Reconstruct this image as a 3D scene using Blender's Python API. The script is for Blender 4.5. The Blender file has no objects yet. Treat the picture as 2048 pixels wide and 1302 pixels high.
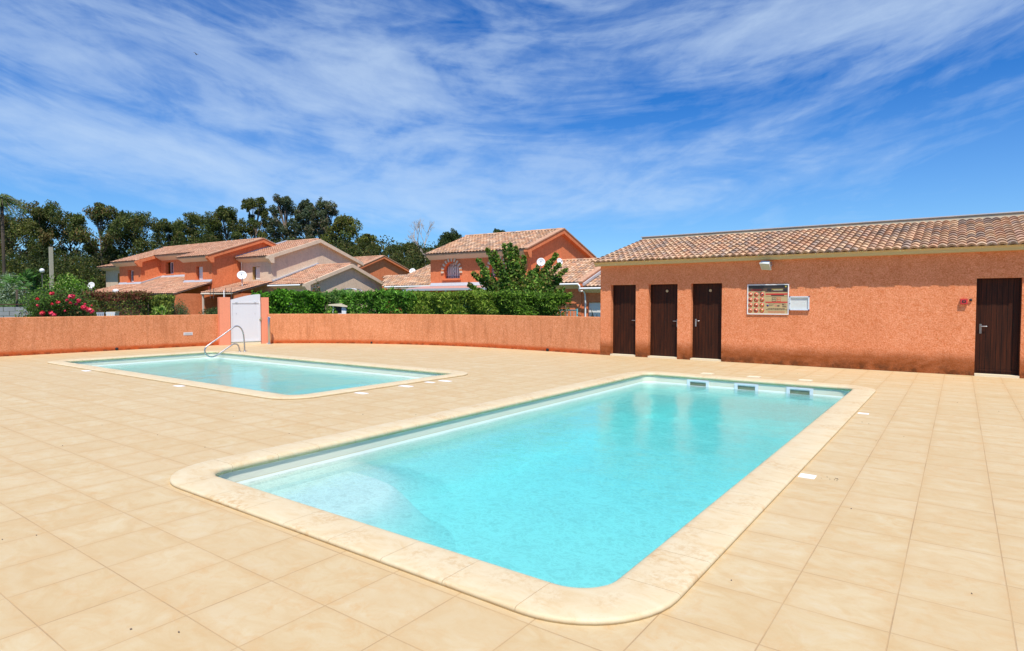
import bpy, math, random
import numpy as np
from mathutils import Vector, Matrix
R = math.radians
rnd = random.Random(7)
scene = bpy.context.scene
COL = scene.collection
TH = R(3)
# ------------------------------------------------------------------ camera
F = 1227.5; CAMH = 1.6
PITCH = math.atan(46 / F); YAW = math.atan(896 / math.hypot(F, 46))
cam = bpy.data.cameras.new('camera'); camo = bpy.data.objects.new('camera', cam); COL.objects.link(camo)
cam.sensor_width = 36; cam.lens = 36 * F / 2048; cam.clip_end = 2000; cam.clip_start = .05
camo.location = (0, 0, CAMH); camo.rotation_euler = (math.pi / 2 - PITCH, 0, YAW)
scene.camera = camo
def ray(px, py):
    x = (px - 1024) / F; y = -(py - 651) / F
    f = Vector((-math.sin(YAW) * math.cos(PITCH), math.cos(YAW) * math.cos(PITCH), -math.sin(PITCH)))
    r = Vector((math.cos(YAW), math.sin(YAW), 0)); u = r.cross(f)
    return f + r * x + u * y
def at_d(px, py, D):
    p = ray(px, py) * D; p.z += CAMH; return p
def loc(v):      # house frame (u, v) -> world
    c, s = math.cos(TH), math.sin(TH)
    return Vector((v[0] * c - v[1] * s, v[0] * s + v[1] * c, v[2]))

# ------------------------------------------------------------------ materials
MATS = {}
def mat(name):
    m = bpy.data.materials.new(name); m.use_nodes = True
    nt = m.node_tree; b = nt.nodes['Principled BSDF']
    MATS[name] = m
    return m, nt, b
def N(nt, t, **k):
    n = nt.nodes.new(t)
    for a, v in k.items():
        if a in n.inputs: n.inputs[a].default_value = v
        else: setattr(n, a, v)
    return n
def L(nt, a, b): nt.links.new(a, b)
def pos(nt, scale=(1, 1, 1), rot=(0, 0, 0)):
    g = N(nt, 'ShaderNodeNewGeometry'); mp = N(nt, 'ShaderNodeMapping')
    mp.inputs['Scale'].default_value = scale; mp.inputs['Rotation'].default_value = rot
    L(nt, g.outputs['Position'], mp.inputs['Vector']); return mp.outputs['Vector']
def noise(nt, vec, scale, detail=4, rough=.55, dist=0):
    n = N(nt, 'ShaderNodeTexNoise'); n.inputs['Scale'].default_value = scale
    n.inputs['Detail'].default_value = detail; n.inputs['Roughness'].default_value = rough
    n.inputs['Distortion'].default_value = dist
    L(nt, vec, n.inputs['Vector']); return n.outputs['Fac']
def ramp(nt, fac, stops, interp='LINEAR'):
    r = N(nt, 'ShaderNodeValToRGB'); cr = r.color_ramp; cr.interpolation = interp
    while len(cr.elements) < len(stops): cr.elements.new(.5)
    for e, (p, c) in zip(cr.elements, stops):
        e.position = p; e.color = (c, c, c, 1) if isinstance(c, (int, float)) else (*c, 1)
    L(nt, fac, r.inputs['Fac']); return r.outputs['Color']
def mix(nt, fac, a, b, mode='MIX'):
    n = N(nt, 'ShaderNodeMix', data_type='RGBA', blend_type=mode)
    for s, v in ((n.inputs[0], fac), (n.inputs[6], a), (n.inputs[7], b)):
        if isinstance(v, (int, float)): s.default_value = v
        elif isinstance(v, (tuple, list)): s.default_value = (*v, 1)
        else: L(nt, v, s)
    return n.outputs[2]
def math_(nt, op, a, b=0., clamp=False):
    n = N(nt, 'ShaderNodeMath', operation=op, use_clamp=clamp)
    for s, v in ((n.inputs[0], a), (n.inputs[1], b)):
        if isinstance(v, (int, float)): s.default_value = v
        else: L(nt, v, s)
    return n.outputs[0]
def bump(nt, b, h, strength=.3, dist=.01):
    n = N(nt, 'ShaderNodeBump'); n.inputs['Strength'].default_value = strength; n.inputs['Distance'].default_value = dist
    L(nt, h, n.inputs['Height']); L(nt, n.outputs['Normal'], b.inputs['Normal'])
def plain(name, col, rough=.6, metal=0., var=.12, vs=6., bs=0.):
    m, nt, b = mat(name)
    v = pos(nt)
    f = noise(nt, v, vs, 5)
    c = mix(nt, f, tuple(x * (1 - var) for x in col), tuple(min(1, x * (1 + var)) for x in col))
    L(nt, c, b.inputs['Base Color']); b.inputs['Roughness'].default_value = rough; b.inputs['Metallic'].default_value = metal
    if bs: bump(nt, b, noise(nt, v, 90, 3), bs, .01)
    return m
def zsep(nt):
    g = N(nt, 'ShaderNodeNewGeometry'); s = N(nt, 'ShaderNodeSeparateXYZ'); L(nt, g.outputs['Position'], s.inputs[0]); return s.outputs
def stucco(name, light, dark, base_h=0., base_col=None, streak=.25, gscale=38., bs=.7, contrast=(.38, .63), foot=None):
    m, nt, b = mat(name)
    v = pos(nt)
    g1 = noise(nt, v, gscale, 3, .6, .8); g2 = noise(nt, v, 1.1, 5, .6)
    g1 = math_(nt, 'ADD', math_(nt, 'MULTIPLY', g1, .62), math_(nt, 'MULTIPLY', noise(nt, v, gscale * .38, 3, .6, 1.2), .38))
    grain = ramp(nt, g1, [(contrast[0], 0.), (contrast[1], 1.)])
    c = mix(nt, grain, dark, light)
    mid = tuple((x + y) / 2 for x, y in zip(dark, light))
    c = mix(nt, ramp(nt, g2, [(.38, 0.), (.66, .55)]), c, mix(nt, grain, tuple(x * .86 for x in dark), mid))
    sv = pos(nt, (3.2, 3.2, .35)); st = ramp(nt, noise(nt, sv, 1.6, 5, .65), [(.5, 0.), (.72, 1.)])
    c = mix(nt, math_(nt, 'MULTIPLY', st, streak), c, tuple(x * .62 for x in dark))
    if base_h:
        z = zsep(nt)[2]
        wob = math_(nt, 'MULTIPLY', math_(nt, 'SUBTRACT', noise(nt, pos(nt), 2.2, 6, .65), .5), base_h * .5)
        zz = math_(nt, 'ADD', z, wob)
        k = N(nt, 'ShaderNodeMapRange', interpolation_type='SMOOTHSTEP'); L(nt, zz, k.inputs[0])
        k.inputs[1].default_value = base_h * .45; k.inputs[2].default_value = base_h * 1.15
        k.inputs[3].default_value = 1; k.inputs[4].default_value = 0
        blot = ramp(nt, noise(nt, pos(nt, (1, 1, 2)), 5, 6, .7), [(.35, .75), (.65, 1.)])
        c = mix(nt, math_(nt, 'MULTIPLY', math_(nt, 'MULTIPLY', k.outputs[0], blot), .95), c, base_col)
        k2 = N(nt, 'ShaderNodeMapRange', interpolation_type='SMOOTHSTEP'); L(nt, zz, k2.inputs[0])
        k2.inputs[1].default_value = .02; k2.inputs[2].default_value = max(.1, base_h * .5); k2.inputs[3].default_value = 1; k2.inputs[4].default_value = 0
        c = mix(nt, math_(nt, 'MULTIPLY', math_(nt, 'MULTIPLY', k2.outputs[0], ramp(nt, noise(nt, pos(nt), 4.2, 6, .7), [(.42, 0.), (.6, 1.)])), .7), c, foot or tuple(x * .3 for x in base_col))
    L(nt, c, b.inputs['Base Color']); b.inputs['Roughness'].default_value = .92; b.inputs['Specular IOR Level'].default_value = .15
    h = math_(nt, 'ADD', g1, math_(nt, 'MULTIPLY', noise(nt, v, gscale * 2.6, 2), .5))
    bump(nt, b, h, bs, .012)
    return m
stucco('house_stucco', (.90, .385, .205), (.62, .178, .056), .50, (.24, .062, .012), .10, 40, .9, foot=(.05, .02, .008))
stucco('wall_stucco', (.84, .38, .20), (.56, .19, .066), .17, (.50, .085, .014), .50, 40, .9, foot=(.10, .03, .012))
stucco('pillar_paint', (.84, .32, .19), (.80, .29, .165), 0, None, .10, 40, .2)
stucco('far_orange', (.84, .27, .115), (.70, .19, .072), 0, None, .28, 9, .3)
stucco('far_beige', (.80, .61, .43), (.68, .50, .35), 0, None, .22, 9, .3)
plain('cream_paint', (.72, .62, .42), .7, 0, .06)
plain('fascia_paint', (.52, .43, .23), .7, 0, .06)
plain('cornice', (.68, .56, .44), .7, 0, .06)
plain('white_pvc', (.68, .69, .70), .35, 0, .02)
plain('white_paint', (.80, .80, .78), .6, 0, .05)
plain('grey_metal', (.42, .44, .46), .45, .6, .1)
plain('zinc', (.55, .56, .57), .5, .3, .12)
plain('steel', (.52, .52, .52), .30, 1., .04)
plain('chrome_dark', (.30, .27, .25), .35, 1., .1)
plain('brass', (.62, .50, .28), .4, .8, .1)
plain('concrete', (.40, .36, .26), .9, 0, .2, 8, .4)
plain('block', (.34, .35, .35), .9, 0, .25, 4, .4)
plain('bark', (.17, .125, .09), .95, 0, .35, 9, .6)
plain('dark_bark', (.06, .045, .03), .95, 0, .35, 9, .6)
plain('pale_bark', (.36, .30, .25), .9, 0, .35, 5, .5)
plain('black', (.012, .011, .011), .6, 0, .2)
plain('mouth_shade', (.15, .18, .11), .8, 0, .3)
plain('awning_pink', (.50, .27, .22), .7, 0, .1)
plain('turquoise_paint', (.05, .24, .26), .5, 0, .1)
plain('red_plastic', (.55, .035, .035), .35, 0, .05)
plain('soil', (.16, .11, .07), .95, 0, .3, 3, .5)
plain('grass', (.10, .13, .045), .95, 0, .4, .7, .5)
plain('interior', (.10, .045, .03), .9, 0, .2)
plain('brick_dark', (.62, .20, .07), .8, 0, .1)
plain('brick_light', (.72, .58, .42), .8, 0, .1)
plain('lens_glass', (.45, .50, .40), .25, 0, .1, 20)
plain('flood_body', (.62, .66, .66), .45, 0, .15, 20)
plain('dish_white', (.72, .72, .70), .5, 0, .05)
plain('shutter', (.78, .74, .66), .6, 0, .04)
plain('ochre_reveal', (.52, .33, .12), .85, 0, .1)
m, nt, b = mat('window_glass'); b.inputs['Base Color'].default_value = (.03, .045, .07, 1); b.inputs['Roughness'].default_value = .06
f_ = noise(nt, pos(nt), 2); L(nt, ramp(nt, f_, [(.3, (.02, .03, .05)), (.7, (.06, .08, .11))]), b.inputs['Base Color'])
for nm, c, r_ in (('petal_red', (.70, .03, .05), .5), ('petal_pink', (.78, .04, .09), .5), ('petal_white', (.8, .78, .74), .5), ('petal_magenta', (.45, .02, .2), .5),
              ('sign_cream', (.50, .36, .17), .4), ('sign_black', (.03, .025, .022), .35), ('sign_red', (.55, .02, .016), .4), ('sign_brown', (.11, .06, .035), .4),
              ('sign_yellow', (.55, .48, .06), .4), ('sign_navy', (.035, .04, .16), .4), ('sign_green', (.16, .2, .05), .4), ('sign_pale', (.70, .66, .52), .4),
              ('case_back', (.62, .64, .60), .5), ('alu', (.62, .68, .72), .3), ('bird_grey', (.06, .07, .09), .7)):
    plain(nm, c, r_, 0, .12, 12)
# wood door
m, nt, b = mat('door_wood')
v = pos(nt, (22, 22, 1.2)); f1 = noise(nt, v, 1.0, 6, .6, .6)
c = ramp(nt, f1, [(.25, (.014, .0042, .0018)), (.5, (.038, .0100, .0034)), (.8, (.080, .020, .0058))])
sx = zsep(nt)
wv = math_(nt, 'FRACT', math_(nt, 'MULTIPLY', sx[0], 1 / .092))
gro = math_(nt, 'LESS_THAN', wv, .10)
c = mix(nt, gro, c, (.006, .003, .002))
c = mix(nt, ramp(nt, noise(nt, pos(nt), 5, 6, .75), [(.62, 0.), (.80, .5)]), c, (.09, .035, .018))
L(nt, c, b.inputs['Base Color']); b.inputs['Roughness'].default_value = .55; b.inputs['Specular IOR Level'].default_value = .2
bump(nt, b, math_(nt, 'SUBTRACT', f1, math_(nt, 'MULTIPLY', gro, 2.)), .5, .004)
# deck tiles
m, nt, b = mat('deck_tiles')
PX, PY = .487, .483
v = pos(nt)
s = zsep(nt)
xi = math_(nt, 'DIVIDE', math_(nt, 'ADD', s[0], .24 + PX * 200), PX); yi = math_(nt, 'DIVIDE', math_(nt, 'ADD', s[1], -3.44 + PY * 200), PY)
fx = math_(nt, 'FRACT', xi); fy = math_(nt, 'FRACT', yi)
cell = N(nt, 'ShaderNodeCombineXYZ'); L(nt, math_(nt, 'FLOOR', xi), cell.inputs[0]); L(nt, math_(nt, 'FLOOR', yi), cell.inputs[1])
wn = N(nt, 'ShaderNodeTexWhiteNoise', noise_dimensions='3D'); L(nt, cell.outputs[0], wn.inputs['Vector'])
wsep = N(nt, 'ShaderNodeSeparateXYZ'); L(nt, wn.outputs['Color'], wsep.inputs[0])
off = N(nt, 'ShaderNodeVectorMath', operation='MULTIPLY'); L(nt, wn.outputs['Color'], off.inputs[0]); off.inputs[1].default_value = (13, 13, 13)
vv = N(nt, 'ShaderNodeVectorMath', operation='ADD'); L(nt, pos(nt, (3.6, 6.0, 1)), vv.inputs[0]); L(nt, off.outputs[0], vv.inputs[1])
n1 = noise(nt, vv.outputs[0], 1.0, 8, .68, 1.1)
n2 = noise(nt, vv.outputs[0], .38, 4, .5, .6)
cc = ramp(nt, n1, [(.26, (.66, .41, .17)), (.40, (.71, .465, .215)), (.52, (.745, .52, .26)), (.66, (.76, .56, .31)), (.8, (.78, .60, .36))])
cc = mix(nt, ramp(nt, n2, [(.35, 0.), (.7, .55)]), cc, (.66, .40, .165))
cc = mix(nt, math_(nt, 'MULTIPLY', wsep.outputs[0], .22), cc, (.82, .60, .34), 'MIX')
big = noise(nt, v, .22, 3)
cc = mix(nt, ramp(nt, big, [(.4, 0.), (.7, .35)]), cc, (.70, .46, .22))
ex = math_(nt, 'MINIMUM', fx, math_(nt, 'SUBTRACT', 1., fx)); ey = math_(nt, 'MINIMUM', fy, math_(nt, 'SUBTRACT', 1., fy))
e = math_(nt, 'MINIMUM', ex, ey)
jw = N(nt, 'ShaderNodeMapRange'); L(nt, e, jw.inputs[0]); jw.inputs[1].default_value = .0045; jw.inputs[2].default_value = .0085; jw.inputs[3].default_value = 1; jw.inputs[4].default_value = 0
jh = N(nt, 'ShaderNodeMapRange'); L(nt, e, jh.inputs[0]); jh.inputs[1].default_value = .0; jh.inputs[2].default_value = .14; jh.inputs[3].default_value = 1; jh.inputs[4].default_value = 0
cc = mix(nt, math_(nt, 'MULTIPLY', jh.outputs[0], .26), cc, (.66, .36, .13))
jc = mix(nt, ramp(nt, noise(nt, v, 1.3, 4), [(.42, 0.), (.62, 1.)]), (.62, .36, .15), (.40, .21, .09))
cc = mix(nt, math_(nt, 'MULTIPLY', jw.outputs[0], .6), cc, jc)
sm_ = math_(nt, 'MULTIPLY', ramp(nt, noise(nt, v, 7.5, 7, .72, .6), [(.50, 0.), (.66, .6)]), ramp(nt, noise(nt, v, .9, 3), [(.35, .25), (.65, 1.)]))
cc = mix(nt, sm_, cc, (.70, .385, .145))
spk = ramp(nt, noise(nt, v, 55, 2, .5), [(.76, 0.), (.80, .55)])
cc = mix(nt, math_(nt, 'MULTIPLY', spk, ramp(nt, noise(nt, v, 1.1, 3), [(.5, 0.), (.62, 1.)])), cc, (.30, .18, .09))
cc = mix(nt, 1., cc, (.755, .845, .945), "MULTIPLY")
L(nt, cc, b.inputs['Base Color']); b.inputs['Roughness'].default_value = .62; b.inputs['Specular IOR Level'].default_value = .28
hh = math_(nt, 'SUBTRACT', math_(nt, 'MULTIPLY', n1, .25), jw.outputs[0]); bump(nt, b, hh, .5, .003)
# coping
m, nt, b = mat('coping_stone')
v = pos(nt)
n1 = noise(nt, pos(nt, (3.2, 6.0, 4)), 1, 7, .65, 1.2)
cc = ramp(nt, n1, [(.28, (.78, .56, .31)), (.45, (.83, .65, .41)), (.62, (.85, .70, .47))])
cc = mix(nt, ramp(nt, noise(nt, v, 60, 3, .6), [(.62, 0.), (.74, .35)]), cc, (.60, .36, .16))
st = math_(nt, 'MULTIPLY', ramp(nt, noise(nt, v, 1.8, 4), [(.48, 0.), (.64, 1.)]), ramp(nt, noise(nt, v, 24, 6, .72), [(.46, 0.), (.6, .55)]))
cc = mix(nt, st, cc, (.62, .33, .11))
zz = zsep(nt)[2]
al = N(nt, 'ShaderNodeMapRange'); L(nt, zz, al.inputs[0]); al.inputs[1].default_value = -.03; al.inputs[2].default_value = .008; al.inputs[3].default_value = 1; al.inputs[4].default_value = 0
cc = mix(nt, math_(nt, 'MULTIPLY', al.outputs[0], .55), cc, (.50, .52, .24))
cc = mix(nt, 1., cc, (.75, .765, .73), 'MULTIPLY')
L(nt, cc, b.inputs['Base Color']); b.inputs['Roughness'].default_value = .6; b.inputs['Specular IOR Level'].default_value = .3
bump(nt, b, math_(nt, 'ADD', n1, math_(nt, 'MULTIPLY', noise(nt, v, 70, 3), .5)), .25, .004)
plain('joint', (.50, .31, .14), .9, 0, .2)
# liner
m, nt, b = mat('liner')
v = pos(nt)
wet = mix(nt, noise(nt, v, 1.5, 4), (.63, .72, .695), (.68, .765, .74)); dry = mix(nt, noise(nt, v, 1.5, 4), (.66, .62, .48), (.72, .68, .54))
z_w = math_(nt, 'ADD', zsep(nt)[2], math_(nt, 'MULTIPLY', noise(nt, v, 5, 4), .006))
def band(lo, hi):
    return math_(nt, 'MULTIPLY', math_(nt, 'GREATER_THAN', z_w, lo), math_(nt, 'LESS_THAN', z_w, hi))
cc = mix(nt, math_(nt, 'GREATER_THAN', z_w, -.185), wet, dry)
cc = mix(nt, band(-.30, -.152), cc, (.84, .83, .74)); cc = mix(nt, math_(nt, 'MULTIPLY', band(-.152, -.144), .6), cc, (.62, .50, .24))
L(nt, cc, b.inputs['Base Color']); b.inputs['Roughness'].default_value = .65; b.inputs['Specular IOR Level'].default_value = .15
plain('ledge', (.74, .72, .55), .6, 0, .04)
# water
m, nt, b = mat('water')
nt.nodes.remove(b); out = nt.nodes['Material Output']
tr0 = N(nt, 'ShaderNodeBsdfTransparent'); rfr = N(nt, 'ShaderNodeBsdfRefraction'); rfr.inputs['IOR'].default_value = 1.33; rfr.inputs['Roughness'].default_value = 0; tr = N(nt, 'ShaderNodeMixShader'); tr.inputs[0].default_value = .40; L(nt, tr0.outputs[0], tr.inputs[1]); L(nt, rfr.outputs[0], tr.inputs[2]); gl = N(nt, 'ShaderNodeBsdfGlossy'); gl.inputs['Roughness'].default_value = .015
fr = N(nt, 'ShaderNodeFresnel'); fr.inputs['IOR'].default_value = 1.33
v = pos(nt)
w1 = noise(nt, pos(nt, (1.0, 1.5, 1)), 6.5, 5, .6, 1.0); w2 = noise(nt, pos(nt, (1.5, 1, 1)), 24, 4, .6, .5); w3 = noise(nt, v, 1.6, 2)
hh = math_(nt, 'ADD', math_(nt, 'ADD', w1, math_(nt, 'MULTIPLY', w2, .42)), math_(nt, 'MULTIPLY', w3, .8))
bm_ = N(nt, 'ShaderNodeBump'); bm_.inputs['Strength'].default_value = 1.; bm_.inputs['Distance'].default_value = .003; L(nt, hh, bm_.inputs['Height'])
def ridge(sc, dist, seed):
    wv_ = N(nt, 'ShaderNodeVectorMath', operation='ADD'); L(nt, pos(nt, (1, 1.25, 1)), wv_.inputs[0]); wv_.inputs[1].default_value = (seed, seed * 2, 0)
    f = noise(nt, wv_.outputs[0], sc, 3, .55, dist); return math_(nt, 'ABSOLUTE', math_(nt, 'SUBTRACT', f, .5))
caustic_web = math_(nt, 'MINIMUM', ridge(5.5, 1.4, 0), math_(nt, 'MULTIPLY', ridge(12, 1.0, 7), 1.15))
caustic_tint = ramp(nt, caustic_web, [(.0, 1.), (.015, .96), (.05, .81), (.15, .68)])  # caustic ripple light painted into the transparent colour, also patterning sunlight on the floor
L(nt, caustic_tint, tr0.inputs['Color'])
L(nt, bm_.outputs[0], gl.inputs['Normal']); L(nt, bm_.outputs[0], rfr.inputs['Normal']); L(nt, bm_.outputs[0], fr.inputs['Normal'])
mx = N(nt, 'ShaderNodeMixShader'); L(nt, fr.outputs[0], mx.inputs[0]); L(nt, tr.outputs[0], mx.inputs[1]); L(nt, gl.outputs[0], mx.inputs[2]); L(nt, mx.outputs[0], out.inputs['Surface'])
va = N(nt, 'ShaderNodeVolumeAbsorption'); va.inputs['Color'].default_value = (0.0, .952, .974, 1); va.inputs['Density'].default_value = .50
L(nt, va.outputs[0], out.inputs['Volume'])
# tinted (face attribute) materials: roof tiles, leaves
def tinted(name, rough=.7, trans=0., nscale=14., var=.35, spec=.3):
    m, nt, b = mat(name)
    at = N(nt, 'ShaderNodeAttribute'); at.attribute_name = 'tint'
    f = noise(nt, pos(nt), nscale, 4, .6)
    c = mix(nt, 1., at.outputs['Color'], ramp(nt, f, [(.3, 1 - var), (.7, 1.)]), 'MULTIPLY')
    L(nt, c, b.inputs['Base Color']); b.inputs['Roughness'].default_value = rough; b.inputs['Specular IOR Level'].default_value = spec
    if trans:
        t = N(nt, 'ShaderNodeBsdfTranslucent'); L(nt, mix(nt, 1., c, (1.0, 1.25, .5), 'MULTIPLY'), t.inputs['Color'])
        mx = N(nt, 'ShaderNodeMixShader'); mx.inputs[0].default_value = trans
        L(nt, b.outputs[0], mx.inputs[1]); L(nt, t.outputs[0], mx.inputs[2]); L(nt, mx.outputs[0], nt.nodes['Material Output'].inputs['Surface'])
    return m
tinted('roof_tile', .85, 0, 11, .28, .2); tinted('far_tile', .85, 0, 3, .3, .2); tinted('leaf', .6, .3, 1.5, .25, .12)
def M(n): return MATS[n]

# ------------------------------------------------------------------ mesh builder
class MB:
    def __init__(s): s.v = []; s.f = []; s.m = []; s.t = []; s.sm = []
    def add(s, vs, fs, mi=0, tint=(1, 1, 1), smooth=False):
        o = len(s.v); s.v += [tuple(p) for p in vs]
        for f in fs:
            s.f.append([o + i for i in f]); s.m.append(mi); s.t.append(tint); s.sm.append(smooth)
    def box(s, a, b, mi=0, bev=0):
        x0, y0, z0 = (min(a[i], b[i]) for i in range(3)); x1, y1, z1 = (max(a[i], b[i]) for i in range(3))
        vs = [(x0, y0, z0), (x1, y0, z0), (x1, y1, z0), (x0, y1, z0), (x0, y0, z1), (x1, y0, z1), (x1, y1, z1), (x0, y1, z1)]
        s.add(vs, [(0, 3, 2, 1), (4, 5, 6, 7), (0, 1, 5, 4), (1, 2, 6, 5), (2, 3, 7, 6), (3, 0, 4, 7)], mi); return s
    def obox(s, c, ax, ay, az, mi=0):
        c, ax, ay, az = Vector(c), Vector(ax), Vector(ay), Vector(az)
        vs = [c + i * ax + j * ay + k * az for k in (-1, 1) for j in (-1, 1) for i in (-1, 1)]
        s.add(vs, [(0, 2, 3, 1), (4, 5, 7, 6), (0, 1, 5, 4), (1, 3, 7, 5), (3, 2, 6, 7), (2, 0, 4, 6)], mi); return s
    def prism(s, poly, axis, a, b, mi=0):   # polygon (2D) extruded along axis 'x','y','z'
        n = len(poly)
        def P(p, w):
            return {'x': (w, p[0], p[1]), 'y': (p[0], w, p[1]), 'z': (p[0], p[1], w)}[axis]
        vs = [P(p, a) for p in poly] + [P(p, b) for p in poly]
        s.add(vs, [tuple(range(n))[::-1], tuple(range(n, 2 * n))] + [(i, (i + 1) % n, n + (i + 1) % n, n + i) for i in range(n)], mi); return s
    def tube(s, pts, r, seg=10, mi=0, caps=True, smooth=True):
        pts = [Vector(p) for p in pts]; rs = r if isinstance(r, (list, tuple)) else [r] * len(pts)
        t0 = (pts[1] - pts[0]).normalized(); up = Vector((0, 0, 1)) if abs(t0.z) < .9 else Vector((1, 0, 0))
        a = t0.cross(up).normalized(); vs = []
        for i, p in enumerate(pts):
            t = (pts[min(i + 1, len(pts) - 1)] - pts[max(i - 1, 0)]).normalized()
            a = (a - t * a.dot(t)).normalized(); bb = t.cross(a)
            for k in range(seg):
                q = 2 * math.pi * k / seg; vs.append(p + (a * math.cos(q) + bb * math.sin(q)) * rs[i])
        fs = []
        for i in range(len(pts) - 1):
            for k in range(seg):
                k2 = (k + 1) % seg; fs.append((i * seg + k, i * seg + k2, (i + 1) * seg + k2, (i + 1) * seg + k))
        if caps: fs.append(tuple(range(seg))); fs.append(tuple(range((len(pts) - 1) * seg, len(pts) * seg)))
        s.add(vs, fs, mi, smooth=smooth); return s
    def lathe(s, c, prof, seg=16, mi=0, rot=None):   # prof [(r,h)]
        c = Vector(c); vs = []
        for r_, h in prof:
            for k in range(seg):
                q = 2 * math.pi * k / seg; p = Vector((r_ * math.cos(q), r_ * math.sin(q), h))
                if rot: p = rot @ p
                vs.append(c + p)
        fs = [(i * seg + k, i * seg + (k + 1) % seg, (i + 1) * seg + (k + 1) % seg, (i + 1) * seg + k) for i in range(len(prof) - 1) for k in range(seg)]
        fs.append(tuple(range(seg))[::-1]); fs.append(tuple(range((len(prof) - 1) * seg, len(prof) * seg)))
        s.add(vs, fs, mi, smooth=True); return s
    def build(s, name, mats, parent=None, origin=(0, 0, 0), rot=0., fix=True):
        me = bpy.data.meshes.new(name)
        o = Vector(origin)
        V_ = np.array(s.v, dtype=np.float32).reshape(-1, 3) - np.array(o, dtype=np.float32)
        me.from_pydata(V_.tolist(), [], s.f)
        for mm in (mats if isinstance(mats, (list, tuple)) else [mats]): me.materials.append(M(mm))
        me.polygons.foreach_set('material_index', s.m); me.polygons.foreach_set('use_smooth', s.sm)
        at = me.attributes.new('tint', 'FLOAT_COLOR', 'FACE')
        at.data.foreach_set('color', np.array([(*t, 1) for t in s.t], dtype=np.float32).ravel())
        me.update()
        ob = bpy.data.objects.new(name, me); COL.objects.link(ob)
        if parent: ob.parent = parent
        else:
            ob.location = loc(o) if rot else o; ob.rotation_euler.z = rot
        return ob
def tag(o, label=None, cat=None, group=None, kind=None):
    if label: o['label'] = label
    if cat: o['category'] = cat
    if group: o['group'] = group
    if kind: o['kind'] = kind
    return o
def empty(name, at, label, cat, group=None, rot=0.):
    o = bpy.data.objects.new(name, None); COL.objects.link(o); o.empty_display_size = .2
    o.location = loc(at) if rot else at; o.rotation_euler.z = rot
    return tag(o, label, cat, group)
def copy_tree(o, parent=None):
    c = o.copy(); COL.objects.link(c); c.parent = parent
    for ch in list(o.children): copy_tree(ch, c)
    return c
def smoothpts(pts, n=6):
    P = [Vector(p) for p in pts]; P = [P[0] * 2 - P[1]] + P + [P[-1] * 2 - P[-2]]; out = []
    for i in range(1, len(P) - 2):
        for k in range(n):
            t = k / n; a, b_, c, d = P[i - 1], P[i], P[i + 1], P[i + 2]
            out.append(.5 * ((2 * b_) + (c - a) * t + (2 * a - 5 * b_ + 4 * c - d) * t * t + (-a + 3 * b_ - 3 * c + d) * t ** 3))
    out.append(P[-2]); return out

# ------------------------------------------------------------------ pools
def rrpath(x0, x1, y0, y1, r, n=10):
    pts = []
    def arc(cx, cy, a0):
        for k in range(n + 1):
            a = a0 + math.pi / 2 * k / n; pts.append((cx + r * math.cos(a), cy + r * math.sin(a), math.cos(a), math.sin(a)))
    arc(x1 - r, y0 + r, -math.pi / 2); arc(x1 - r, y1 - r, 0); arc(x0 + r, y1 - r, math.pi / 2); arc(x0 + r, y0 + r, math.pi)
    return pts      # closed, counter clockwise, outward normals
def sweep(mb, path, prof, closed, mi=0, smooth=True, caps=False):
    n = len(path); m_ = len(prof); vs = []
    for (x, y, nx, ny) in path:
        for (o, z) in prof: vs.append((x + nx * o, y + ny * o, z))
    fs = []
    for i in range(n if closed else n - 1):
        j = (i + 1) % n
        for k in range(m_ - 1): fs.append((i * m_ + k, j * m_ + k, j * m_ + k + 1, i * m_ + k + 1))
    mb.add(vs, fs, mi, smooth=smooth)
    if caps:
        mb.add(vs[:m_], [tuple(range(m_))], mi); mb.add(vs[-m_:], [tuple(range(m_))[::-1]], mi)
WL = -.185
def lerp_path(path, s0, s1, cum, tot, step=.03):
    def at(s):
        s = s % tot; i = 0
        lo, hi = 0, len(cum) - 1
        while hi - lo > 1:
            md = (lo + hi) // 2
            if cum[md] <= s: lo = md
            else: hi = md
        t = (s - cum[lo]) / max(1e-9, cum[hi] - cum[lo]); a = path[lo]; b_ = path[hi % len(path)]
        x, y, nx, ny = (a[k] * (1 - t) + b_[k] * t for k in range(4)); l = math.hypot(nx, ny); return (x, y, nx / l, ny / l)
    k = max(1, int((s1 - s0) / step)); return [at(s0 + (s1 - s0) * i / k) for i in range(k + 1)]
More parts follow.
